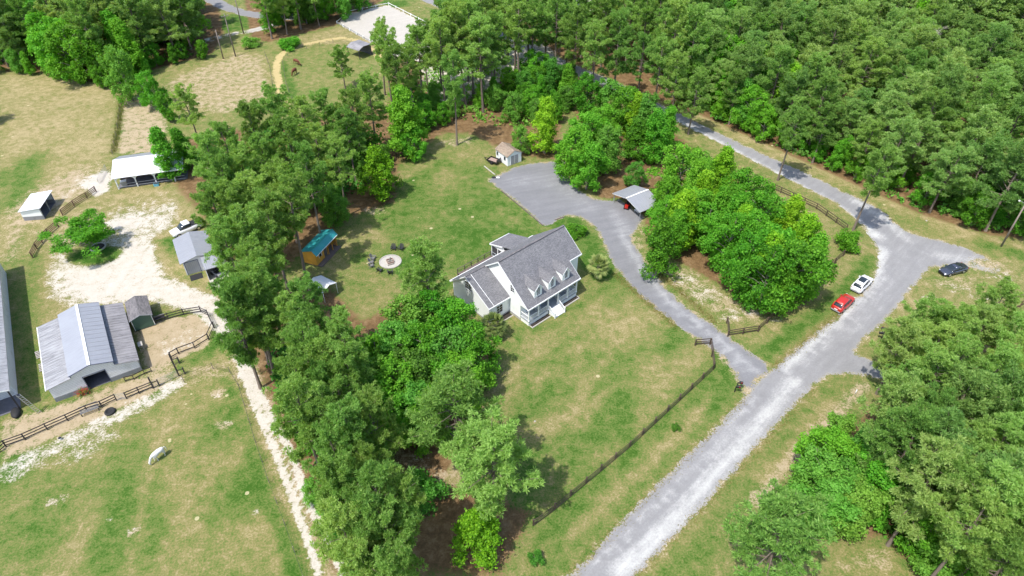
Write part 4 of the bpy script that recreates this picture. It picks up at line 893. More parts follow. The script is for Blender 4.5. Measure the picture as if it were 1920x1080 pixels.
# run-in shed
rx_, ry_ = site(20 + 178 / 6.75, 340 + 500 / 6.75)
rs = thing('run_in_shed', 'small white-roofed run-in shed in the left pasture', 'shed', (rx_, ry_), R(8.5))
k = MB(); k.prism([(0, 0, .8), (3.4, 0, .8), (3.4, 0, 2.35), (0, 0, 1.95)], (0, .08, 0)); k.prism([(0, 5.4, .8), (3.4, 5.4, .8), (3.4, 5.4, 2.35), (0, 5.4, 1.95)], (0, .08, 0)); k.box(0, .08, .083, 5.397, .8, 1.93); k.build('wall', M['white_siding'], rs)
k = MB(); k.box(-.01, 3.4, -.01, .08, 0, .797); k.box(-.01, 3.4, 5.4, 5.49, 0, .797); k.box(-.01, .08, .083, 5.397, 0, .797); k.build('wall_skirt', M['barn_skirt'], rs)
k = MB(); roof_plane(k, [(3.7, -.25, 2.5), (3.7, 5.75, 2.5), (-.2, 5.75, 2.05), (-.2, -.25, 2.05)], .07, 14); k.build('roof', M['white_metal'], rs)
for w in (.06, 2.75, 5.42): k = MB(); k.box(3.3, 3.44, w - .07, w + .07, 0, 2.36); k.build('post', M['grey_paint'], rs)
k = MB(); k.box(3.303, 3.42, .14, 5.34, 2.13, 2.35); k.build('header', M['grey_paint'], rs)
k = MB(); k.box(.1, 3.28, .1, 5.38, .0, .04); k.build('floor', M['floor_dark'], rs)
# arched pavilion
px_, py_ = site(190 + 345 / 10.8, 280 + 810 / 10.8)
pv = thing('pavilion', 'white-roofed open stable with arched posts by the paddock gate', 'stable', (px_, py_), R(16.5))
LEN = 12.4
k = MB(); roof_plane(k, [(-.35, 4.9, 3.75), (LEN, 4.9, 3.75), (LEN, -.5, 2.62), (-.35, -.5, 2.62)][::-1], .08); rf_ = k.build('roof', M['white_metal'], pv)
k = MB(); roof_plane(k, [(-.35, 4.9, 3.75), (LEN, 4.9, 3.75), (LEN, 7.8, 2.9), (.25, 7.8, 2.9)], .08); k.build('rear_roof', M['grey_metal'], pv)
for i in range(4):
    k = MB(); u = .1 + i * 3.4; k.box(u - .1, u + .1, -.02, .18, 0, 2.55); k.build('post', M['white'], pv)
    for sx in (-1, 1):
        if (i == 0 and sx < 0): continue
        k = MB(); a = np.linspace(0, math.pi / 2, 6); pts = [(u + sx * .1, .02, 2.5), (u + sx * .1, .02, 1.55)] + [(u + sx * (.1 + .85 * (1 - math.cos(t))), .02, 1.55 + .75 * math.sin(t)) for t in a[1:]] + [(u + sx * .95, .02, 2.5)]
        k.prism(pts, (0, .12, 0)); k.build('arch_brace', M['white'], pv)
k = MB(); k.box(-.2, LEN, 0, .16, 2.503, 2.6); k.build('beam', M['grey_paint'], pv)
k = MB(); k.box(.05, LEN - .1, 7.3, 7.42, 0, 2.9); k.box(.05, .15, 3.2, 7.3, 0, 2.7); k.box(0.05, LEN - .1, 3.6, 3.7, 0, 2.3); k.build('wall', M['deck'], pv)
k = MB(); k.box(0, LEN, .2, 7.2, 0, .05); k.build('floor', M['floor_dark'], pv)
k = MB(); k.box(0, LEN - .2, -.06, -.023, .95, 1.05); k.box(0, LEN - .2, -.06, -.023, .4, .5); k.build('stall_rail', M['grey_paint'], pv)
def loc_p(u, w, z=0): a = R(16.5); return (px_ + math.cos(a) * u - math.sin(a) * w, py_ + math.sin(a) * u + math.cos(a) * w, z)
# garage shed and cart shelter
qx_, qy_ = site(300 + 345 / 6.747, 400 + 785 / 6.75)
gs = thing('garage', 'light grey metal garage with roller door beside the sandy yard', 'garage', (qx_, qy_), R(29.2))
k = MB(); k.prism([(0, 0, 0), (4.6, 0, 0), (4.6, 0, 2.5), (2.35, 0, 3.2), (0, 0, 2.5)], (0, 6.9, 0)); k.build('wall', M['barn_wall'], gs)
k = MB(); roof_plane(k, [(2.35, -.35, 3.36), (2.35, 7.2, 3.36), (-.42, 7.2, 2.62), (-.42, -.35, 2.62)], .07, 18); roof_plane(k, [(2.35, 7.2, 3.36), (2.35, -.35, 3.36), (5.05, -.35, 2.62), (5.05, 7.2, 2.62)], .07, 18); k.build('roof', M['grey_metal'], gs)
k = MB(); k.box(.25, 2.2, -.05, -.003, .05, 2.3); dd = k.build('roller_door', M['grey_metal'], gs)
k = MB(); k.box(.15, .247, -.07, -.003, 0, 2.4); k.box(2.203, 2.3, -.07, -.003, 0, 2.4); k.box(.15, 2.3, -.07, -.003, 2.403, 2.5); k.build('door_frame', M['blue_trim'], dd)
def loc_g(u, w, z=0): a = R(29.2); return (qx_ + math.cos(a) * u - math.sin(a) * w, qy_ + math.sin(a) * u + math.cos(a) * w, z)
mt = thing('rubber_mat', 'dark rubber mat on the grass in front of the garage door', 'mat', loc_g(.3, -1.9), R(29.2)); k = MB(); k.box(0, 1.9, 0, 1.55, .0, .04); k.box(.1, .9, .1, .6, .043, .06); k.build('sheet', M['rubber'], mt)
cs = thing('cart_shelter', 'small grey lean-to sheltering a cart behind a concrete slab', 'shelter', loc_g(2.85, -3.2), R(29.2))
k = MB(); roof_plane(k, [(-.1, 3.0, 2.9), (3.4, 3.0, 2.9), (3.4, -.2, 2.4), (-.1, -.2, 2.4)][::-1], .07, 10); k.build('roof', M['grey_metal'], cs)
k = MB(); k.box(0, .1, 0, 2.9, 0, 2.4); k.box(3.2, 3.3, 0, 2.9, 0, 2.4); k.box(0.1, 3.2, 2.8, 2.9, 0, 2.75); k.build('wall', M['barn_wall'], cs)
sl = MB(); sl.box(0, 3.3, -3.3, 2.75, 0.0, .05); tag(sl.build('concrete_slab', M['concrete'], None, loc_g(2.85, -3.2), (0, 0, R(29.2))), 'pale concrete slab in front of the cart shelter', 'slab')
gc = thing('utility_cart', 'dark utility cart parked inside the grey cart shelter', 'cart', loc_g(4.4, -2.3), R(29.2) - 1.1)
k = MB(); k.box(-1.1, 1.1, -.55, .55, .35, .7); k.box(-1.1, -.2, -.55, .55, .7, .95); k.build('body', M['grey_paint'], gc); k = MB(); k.box(-.15, .45, -.5, .5, .7, .85); k.box(-.2, -.1, -.5, .5, .95, 1.3); k.build('seat', M['rubber'], gc)
for sx in (-.7, .7):
    for sy in (-.58, .58): k = MB(); k.tube((sx, sy - .1, .3), (sx, sy + .1, .3), .3, n=12); k.build('wheel', M['rubber'], gc)
# honey-pine cabin with teal roof
tx_, ty_ = site(560 + 350 / 9.82, 400 + 975 / 9.82)
tc_ = thing('cabin', 'honey-coloured wooden cabin with teal metal roof at the lawn edge', 'cabin', (tx_, ty_), R(70))
prof = [(0, .15), (2.45, .15), (2.45, 2.3), (.42, 3.0), (0, 2.35)]
k = MB()
k.prism([(0, w, z) for w, z in prof], (.1, 0, 0)); k.prism([(5.9, w, z) for w, z in prof], (.1, 0, 0)); k.box(.1, 5.9, 2.35, 2.45, .15, 2.3); k.box(.1, 3.3, 0, .1, .15, 2.35); k.box(3.3, 3.4, .1, 1.1, .15, 2.6); k.box(3.3, 5.9, 1.1, 1.2, .15, 2.7); k.build('wall', M['orange_wood'], tc_)
k = MB(); roof_plane(k, [(-.2, .42, 3.15), (6.25, .42, 3.15), (6.25, -.36, 2.3), (-.2, -.36, 2.3)][::-1], .06, 12); roof_plane(k, [(-.2, .42, 3.15), (6.25, .42, 3.15), (6.25, 2.75, 2.4), (-.2, 2.75, 2.4)], .06, 12); rr = k.build('roof', M['teal_metal'], tc_)
k = MB(); k.bar((-.22, .42, 3.17), (6.27, .42, 3.17), .2, .04); k.build('ridge_cap', M['teal_metal'], rr)
k = MB(); k.box(-.2, 6.25, -.42, -.363, 2.2, 2.3); k.build('eave_trim', M['white'], rr)
k = MB(); k.box(.05, 6, -.9, 2.4, 0, .147); k.build('floor', M['deck'], tc_)
for u in (3.35, 4.6, 5.9): k = MB(); k.box(u - .05, u + .05, -.2, -.1, .15, 2.35); k.build('porch_post', M['orange_wood'], tc_)
k = MB(); k.box(3.4, 5.85, -.18, -.12, 1.0, 1.06); k.box(4.65, 5.85, -.18, -.12, .6, .65); k.build('porch_rail', M['deck'], tc_)
k = MB(); k.box(.9, 1.6, -.02, -.003, 1.15, 1.8); wv = k.build('window', M['glass'], tc_); k = MB(); k.box(.82, .897, -.03, -.003, 1.07, 1.88); k.box(1.603, 1.68, -.03, -.003, 1.07, 1.88); k.build('frame', M['white'], wv)
k = MB(); k.box(2.3, 3.1, -.03, -.003, .2, 2.1); k.build('door', M['deck'], tc_)
# white canopy under the pines
cx_, cy_ = site(608, 552)
cn = thing('canopy', 'white canopy roof half hidden under the pines left of the lawn', 'canopy', (cx_, cy_), R(-33))
k = MB(); k.slab([(-1.7, 1.5, 2.1), (1.7, 1.5, 2.1), (1.7, 0, 2.7), (-1.7, 0, 2.7)][::-1], .05); k.slab([(-1.7, -1.5, 2.1), (1.7, -1.5, 2.1), (1.7, 0, 2.7), (-1.7, 0, 2.7)], .05); k.build('roof', M['white_metal'], cn)
for a in (-1.6, 1.6):
    for b in (-1.4, 1.4): k = MB(); k.tube((a, b, 0), (a, b, 2.12), .04); k.build('post', M['white'], cn)
# carport by the drive
ox_, oy_ = site(1120 + 300 / 9.82, 320 + 590 / 9.82)
cp = thing('carport', 'grey metal carport with gable roof at the edge of the parking court', 'carport', (ox_, oy_), R(-56.7))
k = MB(); roof_plane(k, [(3.5, -.3, 3.0), (3.5, 4.9, 3.0), (-.3, 4.9, 2.0), (-.3, -.3, 2.0)], .07, 13); roof_plane(k, [(3.5, 4.9, 3.0), (3.5, -.3, 3.0), (7.35, -.3, 2.08), (7.35, 4.9, 2.08)], .07, 13); k.build('roof', M['grey_metal'], cp)
k = MB(); k.bar((3.5, -.32, 3.04), (3.5, 4.92, 3.04), .25, .04); k.build('ridge_cap', M['white'], cp)
for u in (0, 7.15):
    for w in (0, 2.4, 4.7): k = MB(); k.box(u - .05, u + .05, w - .05, w + .05, 0, 2.04); k.build('post', M['grey_paint'], cp)
k = MB(); k.bar((-.3, -.28, 1.93), (3.5, -.28, 2.93), .05, .1); k.bar((3.5, -.28, 2.93), (7.35, -.28, 2.0), .05, .1); k.build('gable_trim', M['white'], cp)
def loc_c(u, w, z=0): a = R(-56.7); return (ox_ + math.cos(a) * u - math.sin(a) * w, oy_ + math.sin(a) * u + math.cos(a) * w, z)
mw = thing('riding_mower', 'red riding mower parked under the grey carport', 'mower', loc_c(2.6, 1.0), R(-110))
k = MB(); k.box(.1, .95, -.3, .3, .4, .85); k.box(-.75, .1, -.4, .4, .35, .55); k.build('body', M['red_paint'], mw); k = MB(); k.box(-.55, -.15, -.25, .25, .55, .7); k.box(-.62, -.5, -.25, .25, .7, 1.05); k.build('seat', M['rubber'], mw)
k = MB(); k.lathe([(.17, 0), (.19, .02), (.17, .04)], 12, (.15, 0, .95)); k.tube((.25, 0, .8), (.15, 0, .97), .02); k.build('steering_wheel', M['rubber'], mw)
for x, y, r in ((-.5, -.45, .28), (-.5, .45, .28), (.7, -.38, .2), (.7, .38, .2)): k = MB(); k.tube((x, y - .08, r), (x, y + .08, r), r, n=14); k.build('wheel', M['rubber'], mw)
k = MB(); k.box(-.3, .45, -.55, .55, .1, .3); k.build('cutting_deck', M['black'], mw)
tb = thing('work_table', 'white folding table under the carport beside the mower', 'table', loc_c(5.2, 1.2), R(-56.7)); k = MB(); k.box(-.6, .6, -.35, .35, .70, .75); k.build('tabletop', M['white'], tb)
for a in (-.5, .5):
    for b in (-.28, .28): k = MB(); k.tube((a, b, 0), (a, b, .7), .02); k.build('leg', M['chrome'], tb)
# white garden shed and trailer
sx_, sy_ = site(890 + 740 / 12, 250 + 745 / 12)
ws = thing('garden_shed', 'small white shed with brown shingle roof at the back of the parking court', 'shed', (sx_, sy_), R(35.3))
k = MB(); k.prism([(0, 0, .1), (3.4, 0, .1), (3.4, 0, 2.1), (1.7, 0, 2.95), (0, 0, 2.1)], (0, 4.1, 0)); k.build('wall', M['white_siding'], ws)
k = MB(); roof_plane(k, [(1.7, -.15, 3.1), (1.7, 4.3, 3.1), (-.18, 4.3, 2.12), (-.18, -.15, 2.12)], .07); roof_plane(k, [(1.7, 4.3, 3.1), (1.7, -.15, 3.1), (3.58, -.15, 2.12), (3.58, 4.3, 2.12)], .07); k.build('roof', M['tan_shingle'], ws)
k = MB(); k.box(.8, 2.6, -.04, -.003, .15, 2.0); dd = k.build('double_door', M['grey_paint'], ws); k = MB(); k.box(.72, .797, -.06, -.003, .12, 2.08); k.box(2.603, 2.68, -.06, -.003, .12, 2.08); k.box(1.67, 1.73, -.06, -.043, .15, 2); k.build('door_trim', M['white'], dd)
for w in (.6, 3.2):
    k = MB(); k.box(-.04, -.003, w, w + .6, .95, 1.7); wv = k.build('window', M['glass'], ws); k = MB(); k.box(-.06, -.003, w - .08, w - .003, .87, 1.78); k.box(-.06, -.003, w + .603, w + .68, .87, 1.78); k.box(-.06, -.003, w, w + .6, .87, .947); k.build('frame', M['white'], wv)
k = MB(); k.box(-.04, -.003, 1.5, 2.6, .15, 1.95); k.build('side_door', M['white'], ws); k = MB(); k.box(-.02, 3.42, -.02, 4.12, 0, .1); k.build('base', M['brick'], ws)
t0 = site(926, 305)
tl_ = thing('utility_trailer', 'dark utility trailer with a faded bed beside the white garden shed', 'trailer', t0, R(-35))
k = MB(); k.box(-1.2, 1.2, -.75, .75, .42, .5); k.build('bed', M['terracotta'], tl_); k = MB()
k.box(-1.25, 1.25, -.8, -.753, .4, .8); k.box(-1.25, 1.25, .753, .8, .4, .8); k.box(-1.25, -1.2, -.75, .75, .4, .8); k.box(1.203, 1.25, -.75, .75, .4, 1.25); k.build('side_rail', M['black'], tl_)
k = MB(); k.bar((-1.25, .5, .42), (-2.4, 0, .42), .08, .08); k.bar((-1.25, -.5, .42), (-2.4, 0, .42), .08, .08); k.build('tongue', M['black'], tl_)
for y in (-.9, .9): k = MB(); k.tube((0, y - .09, .32), (0, y + .09, .32), .32, n=14); k.build('wheel', M['rubber'], tl_)
# horse shelter at the far paddock
ux_, uy_ = site(674, 104)
hs_ = thing('horse_shelter', 'dark open horse shelter at the end of the ring paddock', 'shelter', (ux_, uy_), R(-38))
k = MB(); roof_plane(k, [(-2.4, 2.6, 2.9), (2.4, 2.6, 2.9), (2.4, -.3, 3.1), (-2.4, -.3, 3.1)][::-1], .08); roof_plane(k, [(-2.4, -.3, 3.1), (2.4, -.3, 3.1), (2.4, -2.0, 2.4), (-2.4, -2.0, 2.4)][::-1], .08); k.build('roof', M['brown_metal'], hs_)
for a in (-2.2, 2.2):
    for b in (-1.8, 2.3): k = MB(); k.box(a - .08, a + .08, b - .08, b + .08, 0, 2.5); k.build('post', M['fence_dark'], hs_)
k = MB(); k.box(-2.2, 2.2, 2.32, 2.4, 0, 2.7); k.build('wall', M['shed_shingle'], hs_)

# ------------------------------------------------------------------ fences
PM = {}
def fence(name, label, pts, mat='fence', gap=2.7, rails=3, hgt=1.2, group='board fences', post=.13, rail_h=.14, skip=()):
    """posts and rails between surveyed points; every post and rail is its own part"""
    P = [Vector((*p, 0)) for p in pts]
    o = thing(name, label, 'fence', P[0])
    key = (mat, hgt, post)
    if key not in PM:
        k = MB(); k.box(-post / 2, post / 2, -post / 2, post / 2, 0, hgt); k.box(-post * .62, post * .62, -post * .62, post * .62, hgt, hgt + .04); pmesh = k.mesh('fence_post', M[mat])
        k = MB(); k.box(0, 1, -.022, .022, -rail_h / 2, rail_h / 2); PM[key] = (pmesh, k.mesh('fence_rail', M[mat]))
    pmesh, rmesh = PM[key]; rr = random.Random(len(label)); last = None; n_span = 0
    for a, b in zip(P, P[1:]):
        d = b - a; n = max(1, round(d.length / gap)); ang = math.atan2(d.y, d.x); nrm = Vector((-math.sin(ang), math.cos(ang), 0))
        for i in range(n + 1):
            if i == 0 and last is not None: continue
            p = a.lerp(b, i / n) - P[0]; inst('post', pmesh, o, p, (rr.gauss(0, .015), rr.gauss(0, .015), ang)); last = p
        for i in range(n):
            n_span += 1
            if n_span in skip: continue
            p = a.lerp(b, i / n) - P[0]; ln = d.length / n
            for j in range(rails):
                z = hgt * (.2 + .72 * j / max(1, rails - 1)) if rails > 1 else hgt * .8
                inst('rail', rmesh, o, p + nrm * (post / 2 + .024) + Vector((0, 0, z + rr.gauss(0, .012))), (0, rr.gauss(0, .006), ang), (ln, 1, 1))
    return o
S = lambda *a: sites(a)
fence('board_fence', 'brown board fence along the front lawn beside the road', S((1303, 648), (1331, 646), (1337, 692), (1180, 838), (1040, 955), (1000, 985)), post=.16, rail_h=.16)
fence('board_fence', 'brown board fence curving from the drive past the red car', S((1362, 606), (1364, 631), (1421, 622), (1470, 577), (1548, 510), (1596, 466)), post=.16, rail_h=.16)
fence('board_fence', 'weathered board fence between the grove and the curving road', S((1413, 336), (1442, 352), (1530, 392), (1586, 432)), post=.14)
fence('paddock_fence', 'black board fence between the barn apron and the white horse', S((0, 848), (12, 838), (48, 825), (90, 806), (128, 789), (165, 772), (192, 764), (219, 751)), 'fence_dark', 3.2, 3)
fence('paddock_fence', 'short black board fence beside the paddock gate', S((238, 748), (262, 738), (287, 728)), 'fence_dark', 3, 3)
fence('pen_fence', 'dark fence round the sandy pen beside the barn, lower side', S((322, 672), (336, 664), (366, 653), (392, 637), (402, 615)), 'fence_dark', 2.6, 2)
fence('pen_fence', 'dark fence round the sandy pen beside the barn, upper side', S((402, 615), (391, 592), (377, 585), (345, 590), (316, 598), (292, 606)), 'fence_dark', 3.2, 3, post=.12)
fence('pasture_fence', 'reddish rail fence near the run-in shed, lower run', S((62, 484), (70, 467), (80, 455), (92, 440), (110, 425)), 'fence_red', 2.6, 4, 1.25)
fence('pasture_fence', 'reddish rail fence near the run-in shed, upper run', S((118, 404), (140, 387), (164, 372), (181, 360)), 'fence_red', 2.8, 4, 1.25)
fence('yard_fence', 'brown fence end beside the far right verge', S((1898, 582), (1925, 570)), 'fence_red', 2.0, 2)
fence('barn_rail', 'low dark pipe rail along the right front of the barn', S((236, 716), (252, 712), (272, 702), (285, 697)), 'fence_dark', 1.8, 2, .9, post=.08)
# wire fences: thin posts and wires
def wire_fence(label, pts, gap=4.0, hgt=1.15, mat='fence_dark'):
    P = [Vector((*p, 0)) for p in pts]; o = thing('wire_fence', label, 'fence', P[0]); last = None
    if 'wire' not in PM:
        k = MB(); k.tube((0, 0, 0), (0, 0, 1.25), .045, n=6); w = MB(); w.tube((0, 0, 0), (1, 0, 0), .012, n=4); PM['wire'] = (k.mesh('wire_post', M['pole']), w.mesh('wire', M[mat]))
    for a, b in zip(P, P[1:]):
        d = b - a; n = max(1, round(d.length / gap)); ang = math.atan2(d.y, d.x)
        for i in range(n + 1):
            if i == 0 and last is not None: continue
            last = a.lerp(b, i / n) - P[0]; inst('post', PM['wire'][0], o, last)
        for z in (.35, .75, 1.12): inst('wire', PM['wire'][1], o, a - P[0] + Vector((0, 0, z)), (0, 0, ang), (d.length, 1, 1))
wire_fence('thin wire fence along the farm lane beside the lower pasture', S((345, 716), (400, 692), (432, 700), (450, 730), (480, 830), (505, 905), (535, 985), (572, 1090)), 3.4)
wire_fence('wire fence in the weedy strip between the two upper pastures', S((212, 290), (222, 240), (232, 170)))
wire_fence('wire fence round the inside of the ring track', S((552, 200), (537, 160), (531, 122), (540, 107), (575, 92), (625, 81), (660, 84)), 5)
wire_fence('wire fence beside the bare paddock left of the ring track', S((515, 185), (507, 130), (498, 105)), 5)
# arena rail
ar = thing('arena_rail', 'low white rail round the sand riding arena', 'fence', (0, 0)); AP = [Vector((*site(x, y), 0)) for x, y in ((735, 103), (632, 44), (655, 24), (729, 9), (800, 45))]
for a, b in zip(AP, AP[1:]):
    d = b - a; n = round(d.length / 4)
    for i in range(n): k = MB(); p = a + d * i / n; k.box(p.x - .1, p.x + .1, p.y - .1, p.y + .1, 0, .75); k.build('post', M['white'], ar)
    k = MB(); k.bar(a + Vector((0, 0, .55)), b + Vector((0, 0, .55)), .06, .16); k.build('rail', M['white'] if a.y > 190 else M['grey_paint'], ar)
# gates
def gate(label, a, b, hgt=1.2, mat='grey_paint', name='farm_gate'):
    a = Vector((*a, 0)); b = Vector((*b, 0)); o = thing(name, label, 'gate', a, math.atan2(b.y - a.y, b.x - a.x)); ln = (b - a).length
    for x in (0.05, ln - .05): k = MB(); k.tube((x, 0, .12), (x, 0, hgt), .025, n=6); k.build('stile', M[mat], o)
    for j in range(5): k = MB(); z = .15 + (hgt - .17) * j / 4; k.tube((.05, 0, z), (ln - .05, 0, z), .02, n=6); k.build('bar', M[mat], o)
gate('grey pipe gate in the black paddock fence', site(219, 751), site(238, 748)); gate('open pipe gate at the corner of the lower pasture', site(289, 727), site(334, 706)); gate('wire gate at the edge of the white sand by the pavilion', site(186, 345), site(200, 318))
def hframe(label, x, y, rz):
    o = thing('gate_post', label, 'post', site(x, y), rz); k = MB(); k.box(-.09, .09, -.09, .09, 0, 2.2); k.build('tall_post', M['fence_dark'], o)
    k = MB(); k.box(.7, .86, -.08, .08, 0, 1.3); k.build('short_post', M['fence_dark'], o); k = MB(); k.box(.09, .7, -.03, .03, 1.0, 1.12); k.build('brace', M['fence_dark'], o)
hframe('tall dark gate post with brace at the paddock gate', 288, 728, R(30)); hframe('tall dark gate post with brace at the lane end of the gate', 336, 705, R(30)); hframe('braced dark post at the lower left corner of the sandy pen', 326, 684, R(20))

# weedy strips: nobody could count these blades
def weeds(name, label, lines, width, n, seed, hgt=(.25, .7)):
    rg = np.random.default_rng(seed); C = []
    for px in lines:
        P = np.array(sites(px)); L_ = np.r_[0, np.cumsum(np.hypot(*np.diff(P, axis=0).T))]; s = rg.uniform(0, L_[-1], n)
        C.append(np.stack([np.interp(s, L_, P[:, 0]), np.interp(s, L_, P[:, 1])], 1) + rg.normal(0, width, (n, 2)))
    C = np.vstack(C); m = len(C); C = np.c_[C, np.zeros(m)]; h = rg.uniform(*hgt, (m, 1)); d = unit(np.c_[rg.normal(0, .45, (m, 2)), np.ones(m)]); s = unit(np.cross(d, rg.normal(0, 1, (m, 3)))) * .05
    V = np.stack([C - s, C + s, C + d * h * .7 + s * .8, C + d * h], 1).reshape(-1, 3)
    o = inst(name, np_mesh(name, V, np.arange(m * 4).reshape(-1, 4), M['weeds'])); tag(o, label, 'weeds', kind='stuff')
weeds('weed_strip', 'tall dry weeds along the fence between the upper pastures', [[(212, 288), (222, 240), (230, 175)]], .4, 2200, 1, (.12, .45))
weeds('roadside_grass', 'rough tufts along the road and drive edges', [[(1395, 750), (1207, 940), (1060, 1085)], [(1530, 726), (1347, 925), (1190, 1085)], [(1600, 565), (1450, 690)], [(1340, 605), (1230, 505)], [(1270, 616), (1150, 512)]], .4, 1500, 3, (.08, .2))

# ------------------------------------------------------------------ poles, posts, mailboxes
def pole(label, x, y, h, lean=(0, 0), arm=True, group='utility poles'):
    o = thing('utility_pole', label, 'pole', site(x, y), R(40)); o.rotation_euler = (lean[0], lean[1], R(40))
    k = MB(); k.tube((0, 0, 0), (0, 0, h), .17, .11, 10); k.build('shaft', M['pole'], o)
    if arm:
        k = MB(); k.box(-.9, .9, -.16, -.05, h - .7, h - .55); k.build('crossarm', M['pole'], o)
        for a in (-.8, 0, .8): k = MB(); k.tube((a, -.1, h - .55), (a, -.1, h - .38), .05, n=8); k.build('insulator', M['grey_paint'], o)
pole('grey utility pole at the right edge of the road clearing', 1877, 462, 9.0, arm=False)
pole('tall wooden pole standing left of the bare paddock corner', 442, 106, 11, (-.03, 0)); pole('dark wooden pole beside the narrow white path', 457, 63, 12, arm=False)
pole('thin weathered pole at the shaded edge of the top-left wood', 419, 110, 7.5, arm=False)
def guy(label, p, q): o = thing('security_light', label, 'lamp', p); return o
lt = thing('pole_lamp', 'small street lamp hung at the top of the right-hand pole', 'lamp', (*site(1877, 462), 0), R(150)); k = MB(); k.tube((0, 0, 8.6), (.9, 0, 8.95), .035, n=6); k.build('bracket', M['chrome'], lt); k = MB(); k.lathe([(.06, 0), (.17, .06), (.13, .18), (.05, .22)], 12, (1.0, 0, 8.8)); k.build('lamp_head', M['white'], lt)
def mailbox(label, x, y, rz):
    o = thing('mailbox', label, 'mailbox', site(x, y), rz, 'black roadside mailboxes'); k = MB(); k.box(-.06, .06, -.06, .06, 0, 1.1); k.build('post', M['black'], o); k = MB(); k.box(-.05, .6, -.05, .05, .95, 1.03); k.build('arm', M['black'], o)
    k = MB(); a = [(-.15, 1.03), (.15, 1.03)] + [(.15 * math.cos(t), 1.25 + .15 * math.sin(t)) for t in np.linspace(0, math.pi, 7)]; k.prism([(.12, y_, z) for y_, z in a], (.5, 0, 0)); k.build('box', M['black'], o); k = MB(); k.box(.4, .5, -.19, -.155, 1.2, 1.42); k.build('flag', M['red_lamp'], o)
mailbox('black mailbox beside the drive mouth, upper of the pair', 1381, 727, R(-20)); mailbox('black mailbox beside the drive mouth, lower of the pair', 1377, 735, R(-20))
mailbox('black mailbox across the road, upper of the pair', 1656, 628, R(160)); mailbox('black mailbox across the road, lower of the pair', 1652, 636, R(160))
mk = thing('marker_post', 'small white marker post at the road verge', 'post', site(1603, 739)); k = MB(); k.tube((0, 0, 0), (0, 0, .8), .06, n=8); k.build('tube', M['white'], mk); k = MB(); k.lathe([(.07, .8), (.07, .86), (.02, .9)], 8); k.build('cap', M['white'], mk)

# ------------------------------------------------------------------ fire pit and chairs
fx, fy = site(732, 491)
pad = thing('fire_pit', 'round pale gravel pad with a square brick fire pit on the lawn', 'fire pit', (fx, fy), R(25))
k = MB(); k.lathe([(1.74, 0), (1.74, .06), (1.66, .07), (0.02, .07)], 40); k.build('pad', M['concrete'], pad)
ES = MB(); ES.box(-.13, .13, -.07, .07, 0, .14); esm = ES.mesh('edge_stone', M['stone'])
for i in range(40): a = 2 * math.pi * i / 40; inst('edge_stone', esm, pad, (1.78 * math.cos(a), 1.78 * math.sin(a), 0), (0, 0, a + math.pi / 2))
BR = MB(); BR.box(-.1, .1, -.05, .05, 0, .09); brm = BR.mesh('brick', M['terracotta'])
for lv in range(3):
    for sd in range(4):
        for i in range(5):
            c = -.42 + i * .21 + (.05 if lv % 2 else 0); a = sd * math.pi / 2
            inst('brick', brm, pad, (math.cos(a) * c - math.sin(a) * -.52, math.sin(a) * c + math.cos(a) * -.52, .075 + lv * .095), (0, 0, a))
k = MB(); k.box(-.42, .42, -.42, .42, .075, .11); k.build('ash', M['stone'], pad)
LG = MB(); LG.tube((-.55, 0, 0), (.55, 0, 0), .075, n=8); lgm = LG.mesh('log', M['bark'])
for i in range(3): inst('log', lgm, thing('firewood_log', 'split log %s the fire pit' % ('in', 'leaning across', 'lying at the front of')[i], 'log', (fx + (.05, -.1, .25)[i], fy + (.0, .15, -.85)[i], (.2, .42, .15)[i]), (.3, 1.5, .45)[i]))
def adirondack(x, y, face, label, mat):
    o = thing('garden_chair', label, 'chair', site(x, y), face, 'slatted chairs round the fire pit')
    for i in range(5): k = MB(); a = -.24 + i * .12; k.bar((a, -.3, .36), (a, .2, .24), .1, .025); k.build('seat_slat', M[mat], o)
    for i in range(6): k = MB(); a = -.27 + i * .108; k.bar((a, .2, .25), (a * 1.15, .52, .98 - abs(a) * .25), .095, .022); k.build('back_slat', M[mat], o)
    for sx in (-.36, .36): k = MB(); k.box(sx - .07, sx + .07, -.4, .38, .52, .55); k.build('armrest', M[mat], o); k = MB(); k.box(sx - .05, sx + .05, -.36, -.28, 0, .52); k.build('leg', M[mat], o); k = MB(); k.bar((sx * .85, -.3, .34), (sx * .85, .55, .06), .04, .1); k.build('side_rail', M[mat], o)
M['dark_plastic'] = plain('charcoal_plastic', (0.035, 0.036, 0.042), 0.5); M['grey_plastic'] = plain('weathered_grey_slats', (0.17, 0.17, 0.17), 0.6)
def toward(x, y): a, b = site(x, y); return math.atan2(fy - b, fx - a) + math.pi / 2
for x, y, lab, mt_ in ((738, 468, 'charcoal garden chair behind the fire pit, left of the pair', 'dark_plastic'), (752, 468, 'charcoal garden chair behind the fire pit, right of the pair', 'dark_plastic'),
        (700, 486, 'grey garden chair left of the fire pit, farthest of three', 'grey_plastic'), (697, 493, 'grey garden chair left of the fire pit, middle of three', 'grey_plastic'), (697, 500, 'grey garden chair left of the fire pit, nearest of three', 'grey_plastic'),
        (712, 509, 'charcoal garden chair in front of the fire pit, left one', 'dark_plastic'), (732, 513, 'charcoal garden chair in front of the fire pit, right one', 'dark_plastic')):
    adirondack(x, y, toward(x, y), lab, mt_)

